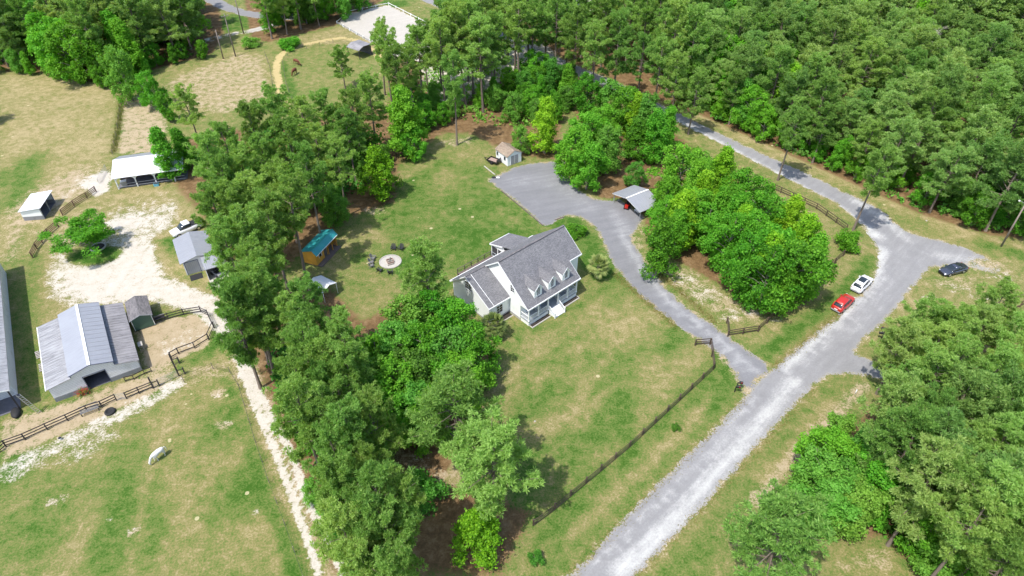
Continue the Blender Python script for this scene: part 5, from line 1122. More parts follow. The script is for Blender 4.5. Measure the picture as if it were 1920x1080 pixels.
# ------------------------------------------------------------------ palms
def palm_meshes(seed, h):
    rg = np.random.default_rng(seed); k = MB(); k.smooth = True; zs = np.linspace(0, h, 9)
    V, F = limb_tubes([(np.stack([np.sin(zs * .3) * .1, zs * .02, zs], 1), .19 + .06 * (np.arange(9) % 2) + .1 * (zs / h) ** 3)], 10); tm = np_mesh('palm_trunk', V, F, M['palm_trunk'], True)
    V = []; F = []
    for i in range(40):
        az = i * 2.399; el = R(78 - 112 * (i / 40) ** .9) + rg.normal(0, .08); ln = rg.uniform(.9, 1.25); d = np.array([math.cos(az) * math.cos(el), math.sin(az) * math.cos(el), math.sin(el)])
        b = np.array([0, 0, h]); c = b + d * ln; side = unit(np.cross(d, [0, 0, 1.])); up = np.cross(side, d)
        n0 = len(V); V += [b - side * .02, b + side * .02, c + side * .015, c - side * .015]; F.append([n0, n0 + 1, n0 + 2, n0 + 3])
        for j in range(17):
            t = -1.35 + 2.7 * j / 16; q = d * math.cos(t) + side * math.sin(t); l = 1.15 * (1 - .25 * abs(t)) * rg.uniform(.85, 1.1); p1 = c + q * l * .55 - up * .02; p2 = c + q * l - np.array([0, 0, rg.uniform(.12, .3)]); s = unit(np.cross(q, up)) * .06
            n0 = len(V); V += [c, p1 + s, p2, p1 - s]; F.append([n0, n0 + 1, n0 + 2, n0 + 3])
    return tm, np_mesh('palm_fronds', np.array(V), np.array(F), M['palm_leaf'])
for sd, x, y, h, lab in ((3, 1120, 521, 2.6, 'cabbage palm on the lawn between the house and the drive'), (4, 926, 632, 2.5, 'cabbage palm at the front corner of the garage wing')):
    o = thing('palm_tree', lab, 'palm', site(x, y)); t_, f_ = palm_meshes(sd, h); inst('trunk', t_, o); inst('crown', f_, o)
def shrub(kind, x, y, h, label, spread=1.0): p = site(x, y); return plant(kind, p[0], p[1], h, label, 'shrub', 'shrub', spread=spread)
shrub('brightbush', 1080, 440, 1.7, 'round clipped shrub behind the right end of the house', 1.55)
shrub('brightbush', 1586, 466, 3.0, 'leafy bush at the fence end by the road bend'); shrub('bush', 794, 932, 3.2, 'round dark evergreen bush between the pines near the bottom'); shrub('bush', 1265, 806, .9, 'tiny dark shrub on the verge right of the fence', .8)
shrub('bush', 1007, 1050, 1.2, 'small shrub on the verge near the bottom edge', .9); shrub('bush', 1562, 572, .5, 'tiny weed clump beside the red car', .7)
shrub('brightbush', 545, 90, 2.4, 'low bush at the upper edge of the ring track', 1.8); shrub('bush', 470, 86, 2.0, 'low bush left of the ring track entrance', 1.6)

# ------------------------------------------------------------------ small things round the farm
tr_ = thing('tree_ring', 'low stone ring with dark soil under the spreading tree', 'planter', site(184, 464)); k = MB(); k.lathe([(1.1, 0), (1.1, .08), (.05, .1)], 24); k.build('soil', M['mulch'], tr_)
RS = MB(); RS.box(-.17, .17, -.09, .09, 0, .2); rsm = RS.mesh('ring_stone', M['stone'])
for i in range(22): a = 2 * math.pi * i / 22; inst('ring_stone', rsm, tr_, (1.16 * math.cos(a), 1.16 * math.sin(a), 0), (0, 0, a + math.pi / 2))
ty = thing('tractor_tyre', 'black tractor tyre lying against the paddock fence', 'tyre', site(207, 773)); k = MB(); k.lathe([(.36, .03), (.6, 0), (.68, .1), (.68, .22), (.6, .32), (.36, .29), (.34, .2)], 22); k.build('tread', M['rubber'], ty); k = MB(); k.lathe([(.33, .05), (.33, .07), (.02, .07)], 16); k.build('water', M['dark'], ty)
bc = thing('hay_feeder', 'slatted grey feed rack beside the black paddock fence', 'feed rack', site(170, 772), R(32))
for i in range(4): k = MB(); k.bar((-1.1, -.35 + i * .24, .55), (1.1, -.35 + i * .24, .55), .14, .04); k.build('slat', M['grey_plastic'], bc)
for a in (-1, 1):
    for b in (-.35, .38): k = MB(); k.box(a - .05, a + .05, b - .05, b + .05, 0, .55); k.build('leg', M['fence_dark'], bc)
k = MB(); k.bar((-1.1, .42, .95), (1.1, .42, .95), .05, .18); k.build('backrest', M['grey_plastic'], bc)
bk = thing('feed_bucket', 'white and black feed bucket on the bare ground by the fence', 'bucket', site(114, 824)); k = MB(); k.lathe([(.13, 0), (.18, .34), (.16, .34), (.12, .04)], 14); k.build('pail', M['white'], bk); k = MB(); k.lathe([(.185, .3), (.2, .33), (.185, .36)], 14); k.build('rim', M['black'], bk)
def planter(u, w, label):
    o = thing('flower_pot', label, 'flower pot', loc_b(u, w), BA); k = MB(); k.lathe([(.16, 0), (.24, .35), (.22, .35), (.2, .3)], 14); k.build('pot', M['deck'], o)
    rg = np.random.default_rng(int(u * 10)); c = rg.normal(0, .17, (60, 3)) + [0, 0, .52]; V, F = leaves(c, unit(c - [0, 0, .4]), rg, 3, (.08, .14)); tag(inst('leaves', np_mesh('pot_leaves', V, F, M['leaf_dark']), o), kind='stuff')
    c = rg.normal(0, .2, (50, 3)) + [0, 0, .6]; V, F = leaves(c, unit(c - [0, 0, .4]), rg, 3, (.07, .12)); tag(inst('flowers', np_mesh('pot_flowers', V, F, M['flower']), o), kind='stuff')
planter(3.0, -.45, 'pot of red flowers left of the barn door'); planter(3.6, -.5, 'pot of red flowers closest to the barn door')
mtg = thing('white_panel', 'pale panel leaning on the shaded right wall of the barn', 'panel', loc_b(11.2, 4.6), BA); k = MB(); k.box(-.1, .5, -.5, .5, .9, .95); k.box(-.05, 0, -.4, -.35, 0, .9); k.box(-.05, 0, .35, .4, 0, .9); k.box(.4, .45, -.4, -.35, 0, .9); k.box(.4, .45, .35, .4, 0, .9); k.build('board', M['concrete'], mtg)
for i, (u, w, n) in enumerate(((-1.2, 8, 'lower'), (-1.4, 11, 'upper'))):
    o = thing('pallet', '%s bleached pallet in the shade between the barns' % n, 'pallet', loc_b(u, w), BA + .1 * i)
    for j in range(5): k = MB(); k.box(-.25, .25, -.8 + j * .36, -.62 + j * .36, .1, .14); k.build('slat', M['concrete'], o)
    for a in (-.22, .2): k = MB(); k.box(a, a + .06, -.8, .85, 0, .097); k.build('bearer', M['deck'], o)
cn_ = thing('equipment', 'dark covered machine under the front of the long barn', 'machine', loc_b(-4.6, .5), BA); k = MB(); k.lathe([(.5, 0), (.6, .3), (.5, .65), (.2, .8)], 10); k.build('cover', M['rubber'], cn_).scale = (1.0, 1.7, .8)
bb = thing('water_trough', 'pale blue water trough beside the arched stable', 'trough', loc_p(6.9, -.7), R(16)); k = MB(); k.box(-.45, .45, -.3, .3, 0, .5); k.build('tub', M['blue_plastic'], bb); k = MB(); k.box(-.4, .4, -.25, .25, .503, .51); k.build('water', M['dark'], bb)
bw = thing('horse_stall_box', 'cream tack box inside the left bay of the arched stable', 'box', loc_p(1.0, 1.2), R(25)); k = MB(); k.box(-.5, .5, -.4, .4, .05, .95); k.build('cabinet', M['concrete'], bw); k = MB(); k.box(-.54, .54, -.44, .44, .953, 1.0); k.build('lid', M['white'], bw)
dc = thing('drain_cover', 'dark round cover at the corner of the parking court', 'cover', site(926, 333)); k = MB(); k.lathe([(.4, .0), (.4, .07), (.02, .09)], 18); k.build('disc', M['rubber'], dc); k = MB(); k.box(.5, 1.1, -.2, .2, 0, .06); k.build('slab', M['white'], dc)
eg = thing('landscape_timber', 'pale landscape timbers edging the bed by the white shed', 'edging', site(908, 312)); a = Vector((*site(908, 312), 0)); b = Vector((*site(928, 328), 0)); k = MB(); k.bar((0, 0, .07), b - a + Vector((0, 0, .07)), .18, .14); k.build('timber', M['concrete'], eg)
eg = thing('landscape_timber', 'dark timbers edging the parking court behind the house', 'edging', site(940, 358)); a = Vector((*site(940, 358), 0))
for i, (p, q_) in enumerate((((940, 358), (985, 395)), ((985, 395), (1018, 423)))): c = Vector((*site(*p), 0)) - a; d = Vector((*site(*q_), 0)) - a; k = MB(); k.bar(c + Vector((0, 0, .06)), d + Vector((0, 0, .06)), .15, .12); k.build('timber', M['deck'], eg)
eg = thing('landscape_timber', 'dark timber edging the lawn beside the house corner', 'edging', site(1040, 413)); a = Vector((*site(1040, 413), 0)); b = Vector((*site(1058, 407), 0)); k = MB(); k.bar((0, 0, .06), b - a + Vector((0, 0, .06)), .15, .12); k.build('timber', M['deck'], eg)
rk = random.Random(8)
def rock(x, y, s, label):
    o = thing('stone', label, 'stone', site(x, y), rk.uniform(0, 6)); k = MB(); k.lathe([(.5 * s, 0), (.62 * s, .12 * s), (.5 * s, .3 * s), (.2 * s, .4 * s)], 7); k.build('lump', M['concrete'], o, rot=(.1, .08, 0))
for x, y, s, lab in ((1705, 542, .9, 'pale stone at the bend of the road shoulder'), (1646, 614, .4, 'pale stone at the road edge above the mailboxes'), (1737, 414, .5, 'pale stone below the right-hand wood'), (1003, 790, .35, 'small pale stone on the front lawn')): rock(x, y, s * .6, lab)
lnk = thing('rail_bench', 'dark hitching rail with tack beside the green-walled shed', 'rail', site(299, 600), R(30)); k = MB(); k.box(-.9, .9, -.05, .05, .8, .92); k.build('top_rail', M['grey_plastic'], lnk); k = MB(); k.box(-.8, .8, -.2, .2, .4, .5); k.build('shelf', M['rubber'], lnk)
for a in (-.8, .8): k = MB(); k.box(a - .06, a + .06, -.06, .06, 0, .8); k.build('post', M['fence_dark'], lnk)

# ------------------------------------------------------------------ vehicles
def loft(mb, secs):
    """secs: rings of equal length; closed skin with end caps"""
    mb.smooth = True; rings = [mb.add(s) for s in secs]; n = len(secs[0])
    for a, b in zip(rings, rings[1:]):
        for k in range(n): mb.face([a[k], a[(k + 1) % n], b[(k + 1) % n], b[k]])
    mb.smooth = False; mb.face(rings[0][::-1]); mb.face(rings[-1])
def body_ring(x, w, zl, zt, crown=.05):
    return [(x, -w * .88, zl), (x, -w, zl + .14), (x, -w * 1.0, (zl + zt) / 2), (x, -w * .95, zt - .09), (x, -w * .8, zt - .01), (x, -w * .35, zt + crown * .8), (x, 0, zt + crown),
            (x, w * .35, zt + crown * .8), (x, w * .8, zt - .01), (x, w * .95, zt - .09), (x, w, (zl + zt) / 2), (x, w, zl + .14), (x, w * .88, zl)]
def car(label, loc, rz, paint, kind='suv', roof_mat=None, group='cars parked along the road'):
    """x forward; origin under the middle of the car"""
    o = thing('parked_car', label, 'car', loc, rz, group)
    if kind == 'suv':
        Lh, W, zb = 2.3, .93, .98
        st = [(-2.3, .74, .42, .86), (-2.22, .84, .32, .98), (-1.9, .91, .26, 1.05), (-1.0, .93, .24, 1.03), (.4, .93, .24, 1.0), (1.05, .92, .25, .98), (1.7, .90, .27, .92), (2.1, .84, .3, .83), (2.26, .74, .36, .72), (2.32, .62, .42, .62)]
        gh = [(-2.08, .70, 1.0, .72, 1.1), (-1.75, .80, 1.02, .66, 1.5), (-1.2, .83, 1.02, .67, 1.62), (-.2, .83, 1.0, .66, 1.66), (.3, .82, 1.0, .64, 1.6), (.75, .80, .99, .62, 1.33), (1.15, .76, .98, .66, 1.06)]
        rx = (-1.82, .28); wr_ = .36; ax = 1.38
    else:
        Lh, W, zb = 2.4, .91, .85
        st = [(-2.42, .68, .42, .82), (-2.3, .80, .32, .92), (-1.8, .88, .25, .96), (-1.0, .91, .22, .93), (.4, .91, .22, .90), (1.0, .90, .23, .88), (1.7, .87, .26, .80), (2.15, .78, .3, .70), (2.36, .66, .36, .60), (2.42, .54, .42, .52)]
        gh = [(-1.95, .66, .9, .64, .95), (-1.45, .76, .92, .60, 1.18), (-.8, .80, .92, .60, 1.36), (-.1, .80, .9, .60, 1.40), (.35, .79, .9, .58, 1.32), (.85, .76, .88, .60, 1.08), (1.2, .72, .86, .64, .91)]
        rx = (-.85, .4); wr_ = .33; ax = 1.42
    k = MB(); loft(k, [body_ring(*s) for s in st]); b = k.build('body', paint, o)
    k = MB(); loft(k, [[(x, -w0, z0), (x, -(w0 + w1) / 2 - .02, (z0 + z1) / 2), (x, -w1, z1 - .05), (x, -w1 * .6, z1), (x, w1 * .6, z1), (x, w1, z1 - .05), (x, (w0 + w1) / 2 + .02, (z0 + z1) / 2), (x, w0, z0)] for x, w0, z0, w1, z1 in gh]); k.build('cabin_glass', M['glass'], o)
    rg_ = [g for g in gh if rx[0] - .05 <= g[0] <= rx[1] + .05]
    k = MB(); loft(k, [[(x, -w1 - .02, z1 - .10), (x, -w1 - .02, z1 - .035), (x, -w1 * .6, z1 + .02), (x, w1 * .6, z1 + .02), (x, w1 + .02, z1 - .035), (x, w1 + .02, z1 - .10)] for x, w0, z0, w1, z1 in rg_]); rf_ = k.build('roof', paint, o)
    if roof_mat:
        z_ = max(g[4] for g in rg_); k = MB(); k.slab([(-1.15, -.5, z_ + .02), (-.2, -.5, z_ + .05), (.22, -.5, z_ + .012), (.22, .5, z_ + .012), (-.2, .5, z_ + .05), (-1.15, .5, z_ + .02)], .06); k.build('glass_roof', roof_mat, rf_)
    for s in (-1, 1):
        for i, j in ((-1, -3), (2, 2), (0, 1)):
            pass
        g0, g1 = gh[-1], gh[-3]; k = MB(); k.bar((g0[0], s * g0[1], g0[2]), (g1[0], s * (g1[3] + .01), g1[4] - .04), .07, .06); k.build('front_pillar', paint, o)
        g0, g1 = gh[0], gh[2 if kind != 'suv' else 1]; k = MB(); k.bar((g0[0], s * g0[1], g0[2]), (g1[0], s * (g1[3] + .01), g1[4] - .04), .13, .10); k.build('rear_pillar', paint, o)
        gm = gh[3]; k = MB(); k.bar((gm[0] - .1, s * (gm[1] + .01), gm[2]), (gm[0] - .1, s * (gm[3] + .03), gm[4] - .06), .07, .04); k.build('door_pillar', M['black'], o)
        k = MB(); k.box(.72, .9, s * .94 - .09, s * .94 + .09, zb, zb + .14); k.build('mirror', paint, o)
        k = MB(); k.box(st[-3][0] - .06, st[-3][0] + .1, s * .58 - .13, s * .58 + .13, st[-3][3] - .15, st[-3][3] - .03); k.build('headlight', M['lamp'], o)
        k = MB(); k.box(st[1][0] - .05, st[1][0] + .1, s * .68 - .11, s * .68 + .11, st[1][3] - .17, st[1][3] - .05); k.build('tail_light', M['red_lamp'], o)
        for x in (-ax, ax):
            k = MB(); k.tube((x, s * (W - .2), wr_), (x, s * (W + .015), wr_), wr_, n=20); w = k.build('wheel', M['rubber'], o); k = MB(); k.tube((x, s * (W + .0), wr_), (x, s * (W + .025), wr_), wr_ * .64, n=14); k.build('rim', M['chrome'], w)
            k = MB(); n_ = 9
            for t0, t1 in zip(np.linspace(0, math.pi, n_), np.linspace(0, math.pi, n_)[1:]): k.bar((x + math.cos(t0) * (wr_ + .05), s * (W - .03), wr_ + math.sin(t0) * (wr_ + .05)), (x + math.cos(t1) * (wr_ + .05), s * (W - .03), wr_ + math.sin(t1) * (wr_ + .05)), .10, .07)
            k.build('wheel_arch', M['black'], o)
    k = MB(); k.box(-Lh - .06, -Lh + .1, -.72, .72, .32, .5); k.build('rear_bumper', M['grey_paint'], o); k = MB(); k.box(-Lh - .045, -Lh + .05, -.26, .26, .6, .72); k.build('number_plate', M['white'], o)
    k = MB(); k.box(Lh - .12, Lh + .04, -.6, .6, .3, .44); k.build('front_bumper', M['black'], o); k = MB(); k.box(Lh - .08, Lh + .025, -.4, .4, .5, .62); k.build('grille', M['black'], o)
    return o
def az_px(a, b): p, q_ = site(*a), site(*b); return math.atan2(q_[1] - p[1], q_[0] - p[0])
p = site(1579, 573); car('red hatchback parked on the verge, rear towards the camera', p, az_px((1568, 582), (1596, 557)), M['red_paint'])
p = site(1614, 537); car('white car with dark glass roof parked on the verge behind the red one', p, az_px((1603, 548), (1632, 520)), M['white_paint'], roof_mat=M['glass'])
p = site(1785, 510); car('slate-grey saloon parked alone on the grass beyond the road', p, az_px((1808, 503), (1764, 514)), M['slate_paint'], 'sedan')
# white pickup half hidden under the trees by the garage
p = site(352, 434); tk_ = thing('pickup_truck', 'white pickup truck half hidden under pines behind the garage', 'truck', p, az_px((372, 418), (325, 437)))
k = MB(); loft(k, [body_ring(*s) for s in ((-2.7, .85, .5, 1.1), (-2.6, .95, .4, 1.2), (-.6, .97, .36, 1.2), (.9, .97, .36, 1.18), (1.6, .96, .38, 1.16), (2.4, .92, .42, 1.08), (2.7, .8, .5, .9))]); k.build('body', M['white_paint'], tk_)
k = MB(); loft(k, [[(x, -w0, z0), (x, -w1, z1 - .05), (x, -w1 * .6, z1), (x, w1 * .6, z1), (x, w1, z1 - .05), (x, w0, z0)] for x, w0, z0, w1, z1 in ((-.7, .85, 1.15, .74, 1.65), (-.5, .86, 1.17, .72, 1.84), (.3, .86, 1.17, .72, 1.86), (.75, .85, 1.16, .7, 1.72), (1.35, .82, 1.15, .76, 1.22))]); k.build('cab_glass', M['glass'], tk_)
k = MB(); k.box(-.62, .5, -.72, .72, 1.80, 1.90); k.build('cab_roof', M['white_paint'], tk_); k = MB(); k.box(-2.5, -.8, -.8, .8, 1.23, 1.3); k.build('bed_cover', M['rubber'], tk_)
for s in (-1, 1):
    for x in (-1.7, 1.75): k = MB(); k.tube((x, s * .76, .4), (x, s * .99, .4), .4, n=18); w = k.build('wheel', M['rubber'], tk_); k = MB(); k.tube((x, s * .98, .4), (x, s * 1.0, .4), .24, n=12); k.build('rim', M['chrome'], w)
    k = MB(); k.box(2.55, 2.72, s * .6 - .15, s * .6 + .15, .85, 1.02); k.build('headlight', M['lamp'], tk_)

# ------------------------------------------------------------------ horses: one skin over a skeleton, grazing
def horse_mesh(name, mat):
    P = {'rump': (-.86, 0, 1.16), 'pelvis': (-.62, 0, 1.24), 'loin': (-.25, 0, 1.24), 'barrel': (.1, 0, 1.16), 'chest': (.45, 0, 1.2), 'wither': (.62, 0, 1.24), 'neck1': (.9, 0, 1.08), 'neck2': (1.15, 0, .74), 'poll': (1.3, 0, .46), 'nose': (1.26, 0, .2), 'muzzle': (1.22, 0, .08)}
    E = [('pelvis', 'rump'), ('pelvis', 'loin'), ('loin', 'barrel'), ('barrel', 'chest'), ('chest', 'wither'), ('wither', 'neck1'), ('neck1', 'neck2'), ('neck2', 'poll'), ('poll', 'nose'), ('nose', 'muzzle')]
    Rr = dict(rump=(.2, .22), pelvis=(.33, .32), loin=(.31, .3), barrel=(.35, .35), chest=(.31, .34), wither=(.2, .28), neck1=(.13, .2), neck2=(.1, .15), poll=(.09, .12), nose=(.07, .08), muzzle=(.055, .06))
    for s, sy in (('l', .17), ('r', -.17)):
        st = .12 if s == 'l' else -.1
        hind = [('hip', (-.66, sy, 1.02), .17), ('stifle', (-.55 + st * .3, sy * 1.15, .78), .11), ('hock', (-.78 + st, sy, .5), .065), ('shank', (-.74 + st, sy, .28), .045), ('fetlock', (-.73 + st, sy, .13), .05), ('hoof', (-.68 + st, sy, .03), .062)]
        fore = [('shoulder', (.5, sy, .95), .14), ('elbow', (.46, sy, .78), .09), ('knee', (.48 - st, sy, .46), .058), ('cannon', (.47 - st, sy, .27), .04), ('ffetlock', (.48 - st, sy, .13), .046), ('fhoof', (.51 - st, sy, .03), .06)]
        for chain, root in ((hind, 'pelvis'), (fore, 'chest')):
            prev = root
            for n_, c, r in chain: P[n_ + s] = c; Rr[n_ + s] = (r, r); E.append((prev, n_ + s)); prev = n_ + s
    P['earl'] = (1.36, .07, .6); Rr['earl'] = (.025, .025); E.append(('poll', 'earl')); P['earr'] = (1.36, -.07, .6); Rr['earr'] = (.025, .025); E.append(('poll', 'earr'))
    names = list(P); me = bpy.data.meshes.new(name); me.from_pydata([P[n_] for n_ in names], [(names.index(a), names.index(b)) for a, b in E], [])
    o = bpy.data.objects.new(name, me); COL.objects.link(o)
    o.modifiers.new('skin', 'SKIN'); o.modifiers.new('sub', 'SUBSURF').render_levels = 2; o.modifiers['sub'].levels = 2; o.modifiers['skin'].use_smooth_shade = True
    sv = me.skin_vertices[0].data if me.skin_vertices else None
    if sv is None:
        bm = bmesh.new(); bm.from_mesh(me); bm.verts.layers.skin.verify(); bm.to_mesh(me); bm.free(); sv = me.skin_vertices[0].data
    for n_, d in zip(names, sv): d.radius = Rr[n_]; d.use_root = n_ == 'pelvis'
    dg = bpy.context.evaluated_depsgraph_get(); ev = o.evaluated_get(dg); m2 = bpy.data.meshes.new_from_object(ev); m2.materials.clear(); m2.materials.append(mat); m2.name = name + '_body'
    bpy.data.objects.remove(o); bpy.data.meshes.remove(me)
    return m2
M['white_coat'] = plain('white_coat', (0.66, 0.65, 0.64), 0.75, var=.12); M['bay_coat'] = plain('bay_coat', (0.14, 0.045, 0.022), 0.6); M['dark_hair'] = plain('dark_hair', (0.03, 0.02, 0.016), 0.8); M['pale_hair'] = plain('pale_hair', (0.55, 0.53, 0.48), 0.85)
HM = {c: horse_mesh('horse_' + c, M[c]) for c in ('white_coat', 'bay_coat')}
def horse(label, loc, rz, coat, hair, s=1.0):
    o = thing('horse', label, 'horse', loc, rz); inst('body', HM[coat], o, scale=(s, s, s))
    k = MB(); k.smooth = True; k.tube((-.92, 0, 1.26), (-1.06, 0, 1.0), .06, .07, 8); k.tube((-1.06, 0, 1.0), (-1.06, .02, .42), .07, .02, 8); k.build('tail', M[hair], o).scale = (s, s, s)
    k = MB()
    for i in range(7): t = i / 6; k.bar((.74 + .56 * t, .0, 1.38 - .74 * t), (.76 + .52 * t, .1, 1.2 - .74 * t), .14, .05)
    k.build('mane', M[hair], o).scale = (s, s, s)
a_, b_ = site(312, 850), site(289, 868)
horse('white horse grazing in the lower left pasture', ((a_[0] + b_[0]) / 2, (a_[1] + b_[1]) / 2), math.atan2(b_[1] - a_[1], b_[0] - a_[0]), 'white_coat', 'pale_hair', 1.0)
horse('bay horse grazing in the ring paddock, upper one', site(557, 122), az_px((551, 119), (564, 124)), 'bay_coat', 'dark_hair', 1.1); horse('bay horse grazing in the ring paddock, lower one', site(553, 140), az_px((556, 137), (550, 142)), 'bay_coat', 'dark_hair', 1.1)

# ------------------------------------------------------------------ trees
PN = ['pine0', 'pine1', 'pine2', 'pine3', 'pine4']; GP_ = ['greypine0', 'greypine1', 'greypine2', 'greypine3']
def base_tree(kind, x, y, h, label, **kw): p = site(x, y); return plant(kind, p[0], p[1], h, label, **kw)
T1 = lambda kind, x, y, h, label, **kw: plant_top(kind, x, y, h, label, **kw)
# single trees that stand out
base_tree('pine3', 1599, 432, 16, 'tall pine at the road bend, bare trunk beside the bush', name='pine_tree', spread=.95)
base_tree('pine1', 1458, 338, 15, 'pine leaning over the road, trunk beside the board fence', name='pine_tree')
base_tree('pine3', 857, 272, 19, 'pine with a long pale bare trunk at the top of the back lawn', name='pine_tree', spread=.8)
base_tree('pine1', 872, 912, 18, 'pine with bare lower trunk in front of the garage wing', name='pine_tree', spread=1.3)
base_tree('pine0', 926, 985, 17, 'pine with bare trunk behind the bright shrub by the front fence', name='pine_tree', spread=1.3)
base_tree('pine2', 806, 612, 15.0, 'round-headed pine standing between the fire pit and the garage wing', name='pine_tree', spread=1.2)
base_tree('openpine', 505, 684, 14.5, 'pine with leaning bare trunk beside the farm lane', name='pine_tree')
base_tree('yellow1', 900, 1035, 7.5, 'bright green young tree at the bottom end of the front fence', name='broadleaf_tree', spread=1.4)
base_tree('yellow1', 716, 370, 10.5, 'bright conical tree at the left edge of the back lawn', name='broadleaf_tree', spread=1.3)
base_tree('round0', 780, 298, 7, 'low leafy tree where the back lawn meets the pines', name='broadleaf_tree')
base_tree('yellow0', 1020, 288, 12, 'lime green conical tree right of the white shed', name='broadleaf_tree', spread=1.05)
base_tree('dark0', 975, 290, 6.5, 'deep green tree overhanging the white shed', name='broadleaf_tree', spread=.9)
base_tree('umbrella', 172, 468, 5.6, 'spreading airy tree over the stone ring in the sandy yard', name='broadleaf_tree', rz=.4, spread=1.3)
base_tree('openpine', 372, 262, 12, 'round-headed pine above the arched stable', name='pine_tree')
base_tree('cone1', 328, 335, 11, 'slender bright tree standing over the arched stable', name='broadleaf_tree', spread=1.0)
base_tree('round1', 292, 205, 9, 'bright leafy tree at the corner of the bare paddock', name='broadleaf_tree', spread=.85)
base_tree('round2', 320, 228, 7, 'small leafy tree below the bright paddock corner tree', name='broadleaf_tree', spread=.8)
base_tree('dark1', 250, 190, 13, 'large grey-green tree at the tip of the top-left wood', name='broadleaf_tree', spread=.85)
base_tree('openpine', 648, 170, 10.5, 'pine in the ring paddock beside the dark shelter', name='pine_tree', spread=1.1)
base_tree('cone2', 765, 292, 15, 'tall bright tree among the pines above the back lawn', name='broadleaf_tree', spread=1.05)
base_tree('dark0', 632, 425, 8.5, 'dark leafy tree above the teal-roofed cabin', name='broadleaf_tree', spread=.95)
base_tree('openpine', 1420, 1100, 15, 'spreading open pine at the bottom edge right of the road', name='pine_tree', spread=1.25)
base_tree('redpine', 1722, 700, 9.5, 'young pine with reddish trunk beside the side drive', name='pine_tree', spread=1.25)
base_tree('pine1', 1605, 925, 15, 'pine with a clear grey trunk over the bright thicket', name='pine_tree')
base_tree('pine1', 1745, 1085, 18, 'big pine with thick bare trunk at the bottom right', name='pine_tree', spread=1.05)
base_tree('round0', -22, 232, 7, 'leafy tree at the far left edge of the upper pasture', name='broadleaf_tree')
p = site(1706, 178); o = thing('dead_tree', 'bare dead tree standing up in the right-hand wood', 'tree', p); inst('trunk', BARE, o, scale=(1.1, 1.1, 1.05))
base_tree('dark1', 1188, 352, 5.5, 'low dark tree in the shade right behind the carport', name='broadleaf_tree')
base_tree('cone0', 352, 318, 9, 'bright tree at the right end of the arched stable', name='broadleaf_tree', spread=1.05)
for x, y, h, w in ((738, 215, 19, 'left'), (722, 178, 17, 'farthest'), (752, 250, 18, 'nearest')): base_tree('pine3', x, y, h, 'tall bare-trunked pine between the ring paddock and back lawn, %s of three' % w, name='pine_tree', spread=.85, group='pines beside the ring paddock')
# surveyed groups: (kind list, height, crown points)
def group(kinds, pts, h, labels, grp, name, spread=1.0, jit=.12):
    nth = ['topmost'] + ['%d%s from the top' % (k, {2: 'nd', 3: 'rd'}.get(k % 10, 'th') if k // 10 != 1 and k % 10 in (2, 3) else ('st' if k % 10 == 1 and k != 11 else 'th')) for k in range(2, 60)]
    for i, (x, y) in enumerate(sorted(pts, key=lambda p: p[1])):
        hh = h * rt.uniform(1 - jit, 1 + jit)
        plant_top(kinds[i % len(kinds)], x, y, hh, labels + ', ' + (nth[i] if i < len(pts) - 1 else 'lowest in the photo'), name=name, group=grp, spread=spread * rt.uniform(.9, 1.12))
group(PN, [(430, 280), (476, 240), (520, 225), (566, 235), (610, 215), (652, 245), (690, 180), (545, 275), (590, 280), (500, 300), (455, 325), (415, 345), (630, 300), (575, 325), (530, 345), (480, 375), (440, 400), (400, 395), (505, 415), (540, 388), (665, 205), (395, 310)], 17, 'pine between the arched stable and the back lawn', 'pines left of the back lawn', 'pine_tree')
group(PN, [(462, 450), (500, 462), (475, 505), (438, 470), (500, 540), (572, 574), (470, 565), (440, 590)], 16.5, 'pine between the garage and the teal-roofed cabin', 'pines beside the garage', 'pine_tree')
group(PN, [(552, 605), (592, 622), (640, 640), (572, 660), (615, 675), (655, 700), (555, 715), (600, 735), (645, 755), (570, 775), (618, 800), (665, 815), (705, 790), (632, 862), (680, 880), (618, 920), (660, 940), (708, 950), (745, 930), (655, 1000), (700, 1020), (745, 1010), (690, 1075), (735, 1085)], 16, 'pine in the belt between farm lane and house', 'pines along the farm lane', 'pine_tree', .88)
group(['round0', 'dark0', 'round2', 'dark1', 'round1'], [(768, 585), (812, 575), (850, 590), (745, 630), (795, 640), (845, 645), (885, 640), (770, 690), (825, 695), (868, 690), (700, 650), (735, 705), (765, 745), (805, 760), (725, 760), (690, 700)], 9, 'leafy tree in the thicket hiding the garage wing', 'leafy thicket beside the house', 'broadleaf_tree', 1.05)
group(['round0', 'cone1', 'round1', 'cone2', 'dark0', 'round2'], [(1095, 235), (1140, 262), (1105, 290), (1190, 240), (1230, 232), (1130, 220), (1080, 265)], 10.5, 'bright leafy tree in the clump above the carport', 'leafy clump above the carport', 'broadleaf_tree', 1.05)
group(['yellow1', 'yellow0'], [(1195, 195), (1360, 300), (1515, 430), (1325, 345), (1490, 395), (1400, 410), (1280, 385), (1445, 470)], 11, 'lime green grove tree between drive and road', 'lime green grove trees', 'broadleaf_tree', 1.05)
group(['round1', 'cone0', 'round0', 'round2', 'cone2', 'round1'], [(1280, 300), (1255, 350), (1300, 380), (1250, 395), (1310, 330), (1355, 375), (1275, 415), (1330, 405), (1385, 390), (1375, 430), (1420, 425), (1415, 468), (1455, 455), (1450, 498), (1490, 485), (1478, 522), (1243, 435), (1395, 345), (1430, 385), (1530, 470)], 10, 'bright leafy grove tree between drive and road', 'leafy grove between drive and road', 'broadleaf_tree', .98, .2)
group(['dark0', 'round2', 'dark1', 'round0', 'dark0'], [(1555, 835), (1600, 850), (1545, 885), (1590, 900), (1640, 890), (1560, 935), (1615, 935), (1665, 925), (1690, 880), (1760, 990), (1800, 1030), (1860, 1060), (1580, 805), (1640, 840)], 8, 'bright thicket tree at the lower right', 'leafy thicket at the lower right', 'broadleaf_tree')
